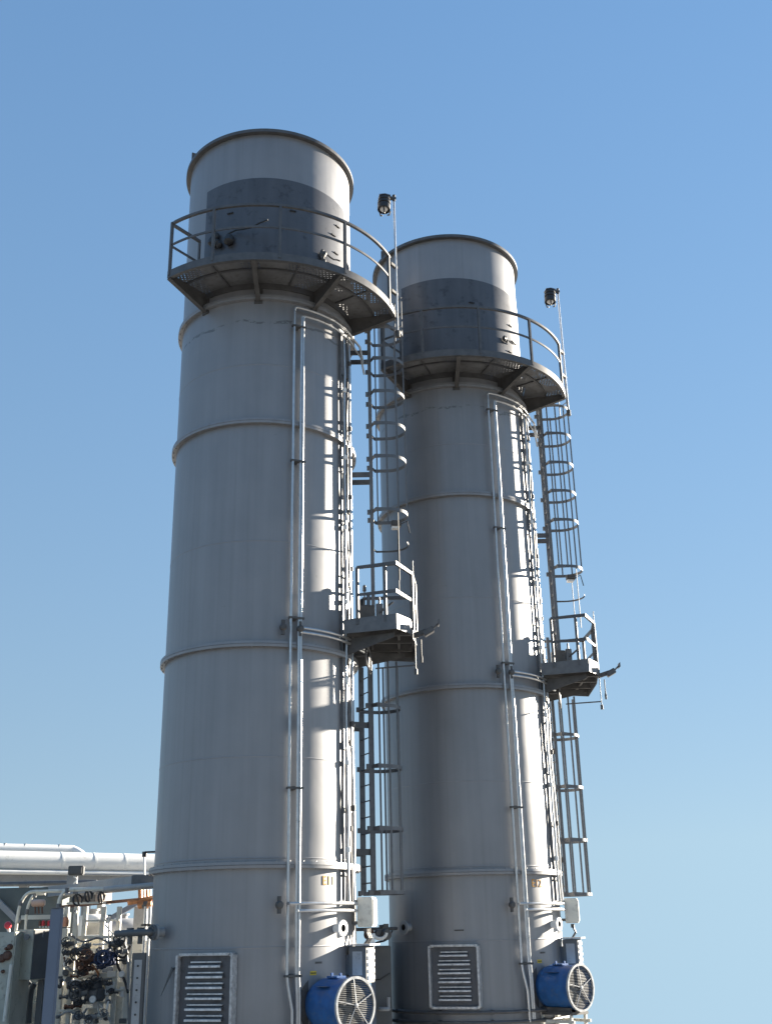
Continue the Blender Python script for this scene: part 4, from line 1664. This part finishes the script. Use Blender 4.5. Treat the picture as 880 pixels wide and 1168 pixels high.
# thin instrument lines over the rack
GN = 'thin instrument lines on the rack'
LN_ = [([(131, 1082), (134, 1100), (142, 1118), (146, 1132)], M_BLACK, 'black hose drooping across the right half of the rack'),
       ([(143, 1080), (146, 1100), (146, 1140), (147, 1168)], M_GREY, 'grey line dropping beside the lit panel'),
       ([(66, 1160), (78, 1154), (92, 1158), (100, 1150)], M_GREY, 'grey line sagging along the bottom bay'),
       ([(70, 1118), (69, 1126), (66, 1124)], M_BLACK, 'short black hook of hose beside the post'),
       ([(104, 1086), (105, 1100), (112, 1110), (110, 1120)], M_COPPER, 'thin copper line leaving the rusty cluster'),
       ([(86, 1040), (88, 1060), (86, 1085), (88, 1110)], M_CREAM, 'cream tube running down the left bay'),
       ([(125, 1045), (124, 1070), (126, 1088)], M_WHITE, 'white tube running into the blue cluster'),
       ([(80, 1066), (95, 1074), (112, 1070), (124, 1076)], M_GALV, 'bright tube wandering under the upper crossbar'),
       ([(76, 1100), (84, 1108), (96, 1106)], M_GALV, 'bright tube joining the post side valves'),
       ([(112, 1138), (112, 1150), (116, 1164)], M_WHITE, 'white tube under the grey actuator'),
       ([(124, 1142), (122, 1154), (126, 1166)], M_WHITE, 'white bent tube at the bottom right of the rack'),
       ([(130, 1088), (142, 1092), (149, 1078)], M_BLACK, 'black curved hose joining the nozzle pipe')]
for pts, m_, lab in LN_:
    o = solo('instrument_line', lab, 'tube', at(pts[-1][0], pts[-1][1], RY-0.15), GN)
    s = MB()
    ptube(s, smooth([(x, y, random.uniform(-0.1, 0.1)) for x, y in pts]), RY-0.18, 0.02 if m_ is not M_BLACK else 0.026, 7)
    s.build('tube', m_, o)
    s = MB()
    s.lathe([(0.03, -0.03), (0.04, -0.02), (0.04, 0.02), (0.03, 0.03)], c=at(pts[0][0], pts[0][1], RY-0.18), n=8)
    s.build('nut', M_GALV, o)
# actuator
o = solo('valve_actuator', 'mottled grey valve actuator body in the lower bay of the rack', 'actuator', at(108, 1142, RY-0.2))
s = MB()
s.lathe([(0.0, 0.0), (0.16, 0.0), (0.2, 0.05), (0.2, 0.2), (0.13, 0.24), (0.13, 0.36), (0.08, 0.4), (0.0, 0.4)], c=at(108, 1142, RY-0.15), n=20)
s.build('body', M_GALV, o)
s = MB()
q = at(108, 1130, RY-0.2)
for k in range(6):
    a = math.pi*2*k/6
    s.rod(q+Vector((0.17*math.cos(a), 0.17*math.sin(a), -0.16)), q+Vector((0.17*math.cos(a), 0.17*math.sin(a), 0.06)), 0.012, 6)
s.build('bolt', M_DARKSTEEL, o, split=True)
s = MB()
s.lathe([(0.0, 0.03), (0.06, 0.03), (0.07, 0.0), (0.0, 0.0)], c=at(106, 1140, RY-0.38), axis=(0, -1, 0.1), n=16)
s.build('dial', M_WHITE, o)
# red instrument bits behind the arched conduits
GRD = 'red topped sensors on the shelf'
for k, px in enumerate((46, 49.5, 53, 56)):
    o = solo('shelf_sensor', ('small red topped sensor, first on the shelf from the conduits', 'small red topped sensor, second on the shelf from the conduits',
                        'small red topped sensor, third on the shelf from the conduits', 'small red topped sensor, last on the shelf next to the post')[k], 'sensor', at(px, 1056, 22.9), GRD)
    s = MB()
    s.lathe([(0.0, -0.06), (0.03, -0.05), (0.03, 0.04), (0, 0.06)], c=at(px, 1053, 22.9), n=10)
    s.build('cap', M_RED if k % 2 else M_BROWN, o)
    s = MB()
    s.rod(at(px, 1054, 22.9), at(px, 1058.5, 22.9), 0.02)
    s.build('stem', M_CREAM, o)
o = solo('copper_drum', 'small copper coloured drum behind the inner conduit', 'drum', at(44, 1034, 23))
s = MB()
s.lathe([(0.0, -0.13), (0.05, -0.13), (0.07, -0.1), (0.07, 0.1), (0.05, 0.13), (0, 0.13)], c=at(44, 1030, 23), axis=(1, 0, 0), n=18)
s.build('barrel', mat('pale_copper', (0.55, 0.36, 0.27), rough=0.5, var=0.15), o)
s = MB()
for k in range(3):
    s.rod(at(40+4*k, 1031, 23), at(40.5+4*k, 1042, 23), 0.018, 6)
s.build('leg', M_BROWN, o, split=True)
o = solo('copper_flask', 'small copper coloured flask fixed right of the post', 'flask', at(75, 1056, 22.8))
s = MB()
s.lathe([(0.0, 0.0), (0.06, 0.0), (0.065, 0.1), (0.05, 0.17), (0.0, 0.19)], c=at(74.5, 1057, 22.8), n=16)
s.build('body', mat('flask_copper', (0.5, 0.22, 0.13), rough=0.5, var=0.2), o)
s = MB()
s.box(at(75, 1058, 22.8), (0.2, 0.12, 0.02))
s.build('shelf', M_DARKSTEEL, o)
# machinery under the cabinet
o = solo('pump_unit', 'dark pump with grey casing below the control cabinet', 'pump', (at(36, 1150, 21.8).x, 21.8, 0))
s = MB()
zc = at(20, 1140, 21.8).z
q = at(20, 1140, 21.8)
s.lathe([(0.0, 0), (0.17, 0.0), (0.17, zc-0.05), (0.12, zc+0.12), (0, zc+0.14)], c=Vector((q.x, 21.9, 0)), n=24)
s.build('casing', M_GREY, o)
s = MB()
ptube(s, smooth([(26, 1168), (27, 1140), (30, 1124), (34, 1119)]), 21.6, 0.06, 10)
ptube(s, smooth([(33, 1168), (34, 1150), (36, 1130), (40, 1122)]), 21.5, 0.05, 10)
s.build('hose', M_DGREY, o, split=True)
s = MB()
pbox(s, 41, 1119, 49, 1138, 22.1, 0.2)
pbox(s, 37, 1143, 48, 1165, 22.0, 0.3)
s.build('terminal_case', M_CREAM, o, bevel=0.02, split=True)
s = MB()
ptube(s, smooth([(13, 1100), (10, 1125), (8, 1140), (5, 1165)]), 20.3, 0.03, 8)
s.build('drain_pipe', M_CREAM, o)

# lit service panel by the stack: dark frame, grey strip with dots
PY = 18.6
o = solo('service_panel', 'tall narrow panel with dark frame and a row of dots beside the nearer stack', 'panel', (at(156, 1168, PY).x, PY, 0))
q0, q1 = at(151, 1172, PY), at(161, 1087, PY)
s = MB()
pc = (at(153.5, 1130, PY)+at(158.5, 1130, PY))/2
zt, zb = at(158, 1087, PY).z, at(156, 1190, PY).z
wv = 14.0*PY/1240
s.box(Vector((pc.x, PY+0.06, (zt+zb)/2)), (wv, 0.1, zt-zb))
bx = s.build('frame', M_DGREY, o, bevel=0.008)
s = MB()
s.box(Vector((pc.x, PY+0.004, (zt+zb)/2-0.03)), (wv*0.58, 0.02, zt-zb-0.14))
s.build('strip', M_GREY, bx)
s = MB()
zk = zt-0.19
while zk > zb+0.1:
    s.lathe([(0.016, 0), (0.016, 0.012)], c=Vector((pc.x, PY-0.004, zk)), axis=(0, -1, 0), n=10)
    zk -= 0.175
s.build('dot', M_BLACK, bx, split=True)
s = MB()
s.box(Vector((pc.x, PY+0.06, zb/2)), (0.1, 0.08, zb))
s.build('stand', M_DGREY, o)
# nozzle pipe to the left of the nearer stack
o = solo('nozzle_pipe', 'dark grey horizontal pipe bolted to the nearer stack left side', 'pipe', AX1+pol(-50.5, R+0.17, Z(0.06)))
q0 = AX1+pol(-50.5, R+0.17, Z(0.06))
s = MB()
q1 = at(132, 1070, 19.0)
q1.z = q0.z-0.01
dd = (q1-q0).normalized()
s.tube([q0+Vector((0, 0, 0)), q0+erad(-50.5)*0.08, q0+erad(-50.5)*0.14+dd*0.08, q1], 0.052, 14)
s.build('pipe_run', M_DGREY, o)
s = MB()
s.lathe([(0.03, 0.002), (0.12, 0.002), (0.12, 0.035), (0.03, 0.035)], c=q0, axis=erad(-50.5), n=24, closed=True)
for k in range(8):
    a = 2*math.pi*k/8
    s.lathe([(0.014, -0.01), (0.014, 0.06)], c=q0+etan(-50.5)*(0.092*math.cos(a))+Vector((0, 0, 0.092*math.sin(a))), axis=erad(-50.5), n=6)
s.build('flange', M_GALV, o)
s = MB()
for k in (0.35, 0.62):
    p = q0.lerp(q1, k)
    s.rod(p, p-Vector((0, 0, 0.17)), 0.04)
    s.lathe([(0.06, 0), (0.06, 0.05)], c=p+Vector((0, 0, 0.03)), n=12)
s.build('drain_stub', M_DGREY, o)
# lever at the left edge of the nearer louvre
o = solo('lever', 'dark pointed lever sticking out left of the nearer louvre', 'lever', AX1+pol(-39, R, Z(-0.65)))
s = MB()
p = AX1+pol(-39, R+0.05, Z(-0.52))
s.add([p+Vector((0, -0.01, 0.06)), p+Vector((0.03, -0.01, 0.02)), p+Vector((-0.14, -0.06, -0.36)), p+Vector((0, 0.03, 0.06)), p+Vector((0.03, 0.03, 0.02)), p+Vector((-0.14, -0.03, -0.36))],
      [(0, 1, 2), (5, 4, 3), (0, 3, 4, 1), (1, 4, 5, 2), (2, 5, 3, 0)])
s.build('blade', M_DGREY, o)
s = MB()
s.rod(p+Vector((0.03, 0.0, 0.03)), AX1+pol(-38, R-0.02, Z(-0.48)), 0.02)
s.build('pivot', M_GALVD, o)

# ================================================================== things lying on the platforms


def bundle(label, ax, psi, rho, z, sx, sz, m_):
    c = ax+pol(psi, rho, Z(z))
    o = solo('cable_bundle', label, 'cable bundle', c)
    r_ = random.Random(int(psi*10))
    s = MB()
    for k in range(7):
        p = c+etan(psi)*r_.uniform(-sx, sx)*0.6+Vector((0, 0, r_.uniform(-sz, sz)*0.6))
        w_ = r_.uniform(0.35, 0.7)
        pr = [(0.0, -0.5)]+[(0.5*math.cos(a)*r_.uniform(0.8, 1.1), 0.5*math.sin(a)) for a in (-1.1, -0.5, 0.1, 0.7, 1.2)]+[(0.0, 0.5)]
        s.lathe([(q[0]*sx*w_, q[1]*sz*w_*1.6) for q in pr], c=p, axis=(r_.uniform(-0.6, 0.6), r_.uniform(-0.3, 0.3), 1), n=9)
    s.build('wrapping', m_, o)
    s = MB()
    pth = [c+etan(psi)*(sx*(0.5+0.55*i))+Vector((0, 0, sz*(0.4+0.12*math.sin(i*1.7)))) for i in range(6)]
    s.tube(pth, 0.018, 6)
    s.build('cable_tail', M_BLACK, o)


bundle('black crumpled cable bundle on the left of the nearer dark band', AX1, -25.5, R+0.07, 12.98, 0.34, 0.26, M_BLACK)
bundle('small black cable bundle low on the nearer dark band, in the sun', AX1, 42.4, R+0.06, 12.78, 0.15, 0.18, M_DARKSTEEL)
bundle('small black cable bundle low on the farther dark band, in the sun', AX2, 45, R+0.06, 12.93, 0.12, 0.13, M_BLACK)
# ================================================================== between the stacks
BASE[0] = Vector((0, 0, 0))
o = solo('relay_cabinet', 'tall black relay cabinet standing in the gap between the stacks', 'cabinet', (at(436, 1130, 21.3).x, 21.3, 0))
s = MB()
q0, q1 = at(427.5, 1110, 21.6), at(446, 1110, 21.6)
zt = at(436, 1079, 21.6).z
s.box(Vector(((q0.x+q1.x)/2, 21.85, zt/2)), (q1.x-q0.x, 0.5, zt))
bx = s.build('body', M_DGREY, o, bevel=0.012)
s = MB()
s.box(Vector((q0.x-0.03, 21.6, zt/2)), (0.08, 0.1, zt))
s.build('side_channel', M_BLUEGREY, o)
s = MB()
s.tube([at(427, 1118, 21.55), at(434, 1117, 21.5), at(444, 1110, 21.55)], 0.012, 6)
s.build('cable', M_BLACK, bx)
s = MB()
s.lathe([(0.1, 0), (0.12, 0.03), (0.1, 0.06), (0.0, 0.06)], c=at(438, 1153, 21.4), n=14)
s.lathe([(0.03, 0), (0.03, 0.18)], c=at(443, 1150, 21.4), n=8)
s.build('foot_fitting', M_GREY, o)
o = solo('header_pipe', 'dark cross pipe with flanges joining the gap between the stacks', 'pipe', at(425, 1062, 21.2))
s = MB()
q0, q1 = at(398, 1060.5, 21.2), at(452, 1059, 22.4)
s.rod(q0, q1, 0.03, 10)
s.build('pipe_run', M_DARKSTEEL, o)
for px in (421, 432, 440):
    s = MB()
    s.lathe([(0.0, -0.06), (0.09, -0.05), (0.1, 0.0), (0.09, 0.05), (0, 0.06)], c=at(px, 1066, 21.4), axis=(0.6, -1, 0), n=16)
    s.build('flanged_elbow', M_BROWN if px < 430 else M_DARKSTEEL, o)
s = MB()
s.tube([at(433, 1064, 21.3)+Vector((0.12*math.cos(a*0.3), 0, -0.1*math.sin(a*0.3))) for a in range(11)], 0.03, 8)
s.build('u_bend', M_WHITE, o)
s = MB()
s.box(at(440, 1057, 21.5), (0.1, 0.1, 0.1))
s.rod(at(432, 1057, 21.5), at(442, 1056, 21.5), 0.03)
s.build('small_valve', M_DGREY, o)
o = solo('hanging_bag', 'pale folded cloth hung under the cross pipe between the stacks', 'cloth', at(424, 1078, 21.0))
s = MB()
q = [at(420, 1066, 21.0), at(427, 1064, 21.05), at(427, 1079, 21.0), at(421.5, 1084, 20.95)]
s.slab(q, (0.2, -1, 0), 0.05)
s.build('cloth', M_WHITE, o, bevel=0.01)
o = solo('black_hose', 'black hose sagging from the cross pipe to the farther stack', 'hose', at(430, 1078, 21))
s = MB()
s.tube([at(x, y, 21.0+0.15*i) for i, (x, y) in enumerate(smooth([(420, 1080, 0), (430, 1075, 0), (440, 1072, 0), (447, 1062, 0)])and [(p[0], p[1]) for p in smooth([(420, 1080, 0), (430, 1075, 0), (440, 1072, 0), (447, 1062, 0)], 3)])], 0.018, 7)
s.build('hose_body', M_BLACK, o)
s = MB()
s.lathe([(0.03, -0.03), (0.03, 0.03)], c=at(420, 1080, 21.0), n=8)
s.build('hose_clip', M_GALV, o)

# ================================================================== GROUND
BASE[0] = Vector((0, 0, 0))


def ground():
    ys = [-3000, -800, -200, -60, -20, 0, 10, 20, 27, 31, 33, 36, 45, 70, 130, 300, 800, 2000, 5000]
    xs = [-5000, -1500, -500, -150, -60, -30, -15, -8, -4, 0, 4, 8, 15, 30, 60, 150, 500, 1500, 5000]

    def h(x, y):
        if y <= 33:
            return 0.0
        d = y-33
        return -0.42*d if d < 100 else -42-0.16*(d-100)
    vs = [(x, y, h(x, y)) for y in ys for x in xs]
    nx = len(xs)
    fs = [(j*nx+i, j*nx+i+1, (j+1)*nx+i+1, (j+1)*nx+i) for j in range(len(ys)-1) for i in range(nx-1)]
    s = MB()
    s.add(vs, fs)
    g = s.build('ground', M_GROUND)
    g['kind'] = 'structure'
    s = MB()
    s.box(Vector((-3, 22.5, -0.044)), (17, 20, 0.1))
    p = s.build('concrete_pad', M_CONC)
    p['kind'] = 'structure'


ground()

# ================================================================== LIGHT, SKY, CAMERA
SUN_AZ, SUN_EL = 126.0, 14.0          # azimuth counted from the viewer's side, towards the right
sv = Vector((math.sin(RAD(SUN_AZ))*math.cos(RAD(SUN_EL)), -math.cos(RAD(SUN_AZ))*math.cos(RAD(SUN_EL)), math.sin(RAD(SUN_EL))))
sd = bpy.data.lights.new('sun', 'SUN')
sd.energy = 3.5
sd.angle = RAD(0.5)
sd.color = (1.0, 0.90, 0.75)
so = bpy.data.objects.new('sun', sd)
so.rotation_euler = (-sv).to_track_quat('-Z', 'Y').to_euler()
so.location = (20, 20, 40)
C.objects.link(so)

w = bpy.data.worlds.new('World')
bpy.context.scene.world = w
w.use_nodes = True
nt = w.node_tree
bg = nt.nodes['Background']
sky = nt.nodes.new('ShaderNodeTexSky')
sky.sky_type = 'NISHITA'
sky.sun_disc = False
sky.sun_elevation = RAD(SUN_EL)
sky.sun_rotation = math.atan2(sv.x, sv.y)
sky.altitude = 100
sky.air_density = 1.638
sky.dust_density = 0.0
sky.ozone_density = 3.69
tc = nt.nodes.new('ShaderNodeTexCoord')
mad = nt.nodes.new('ShaderNodeVectorMath')      # never look below the sky's pale horizon band
mad.operation = 'MULTIPLY_ADD'
mad.inputs[1].default_value = (1.0, 1.0, 0.524)
mad.inputs[2].default_value = (0.0, 0.0, 0.185)
vmx = nt.nodes.new('ShaderNodeVectorMath')
vmx.operation = 'MAXIMUM'
vmx.inputs[1].default_value = (-1.0, -1.0, 0.22)
nrm_ = nt.nodes.new('ShaderNodeVectorMath')
nrm_.operation = 'NORMALIZE'
gam = nt.nodes.new('ShaderNodeGamma')
gam.inputs['Gamma'].default_value = 0.402
hsv_sat = 1.95
hsv = nt.nodes.new('ShaderNodeHueSaturation')
hsv.inputs['Saturation'].default_value = hsv_sat
hsv.inputs['Hue'].default_value = 0.515
nt.links.new(tc.outputs['Generated'], mad.inputs[0])
nt.links.new(mad.outputs[0], vmx.inputs[0])
nt.links.new(vmx.outputs[0], nrm_.inputs[0])
nt.links.new(nrm_.outputs[0], sky.inputs['Vector'])
nt.links.new(sky.outputs[0], gam.inputs['Color'])
nt.links.new(gam.outputs[0], hsv.inputs['Color'])
wb = nt.nodes.new('ShaderNodeVectorMath')
wb.operation = 'MULTIPLY'
wb.inputs[1].default_value = (1.04, 1.025, 1.10)
nt.links.new(hsv.outputs[0], wb.inputs[0])
nt.links.new(wb.outputs[0], bg.inputs['Color'])
bg.inputs['Strength'].default_value = 0.05

cam = bpy.data.cameras.new('camera')
co = bpy.data.objects.new('camera', cam)
C.objects.link(co)
rot = Matrix((RT, UP, -FWD)).transposed()
co.matrix_world = Matrix.Translation((0, 0, E)) @ rot.to_4x4()
cam.sensor_fit = 'VERTICAL'
cam.sensor_height = 24.0
cam.lens = 24.0*FPX/PH
cam.clip_start = 0.1
cam.clip_end = 12000
sc = bpy.context.scene
sc.camera = co
sc.view_settings.view_transform = 'Standard'
sc.view_settings.look = 'None'
sc.view_settings.exposure = 2.97
sc.view_settings.gamma = 1.0
sc.cycles.max_bounces = 6
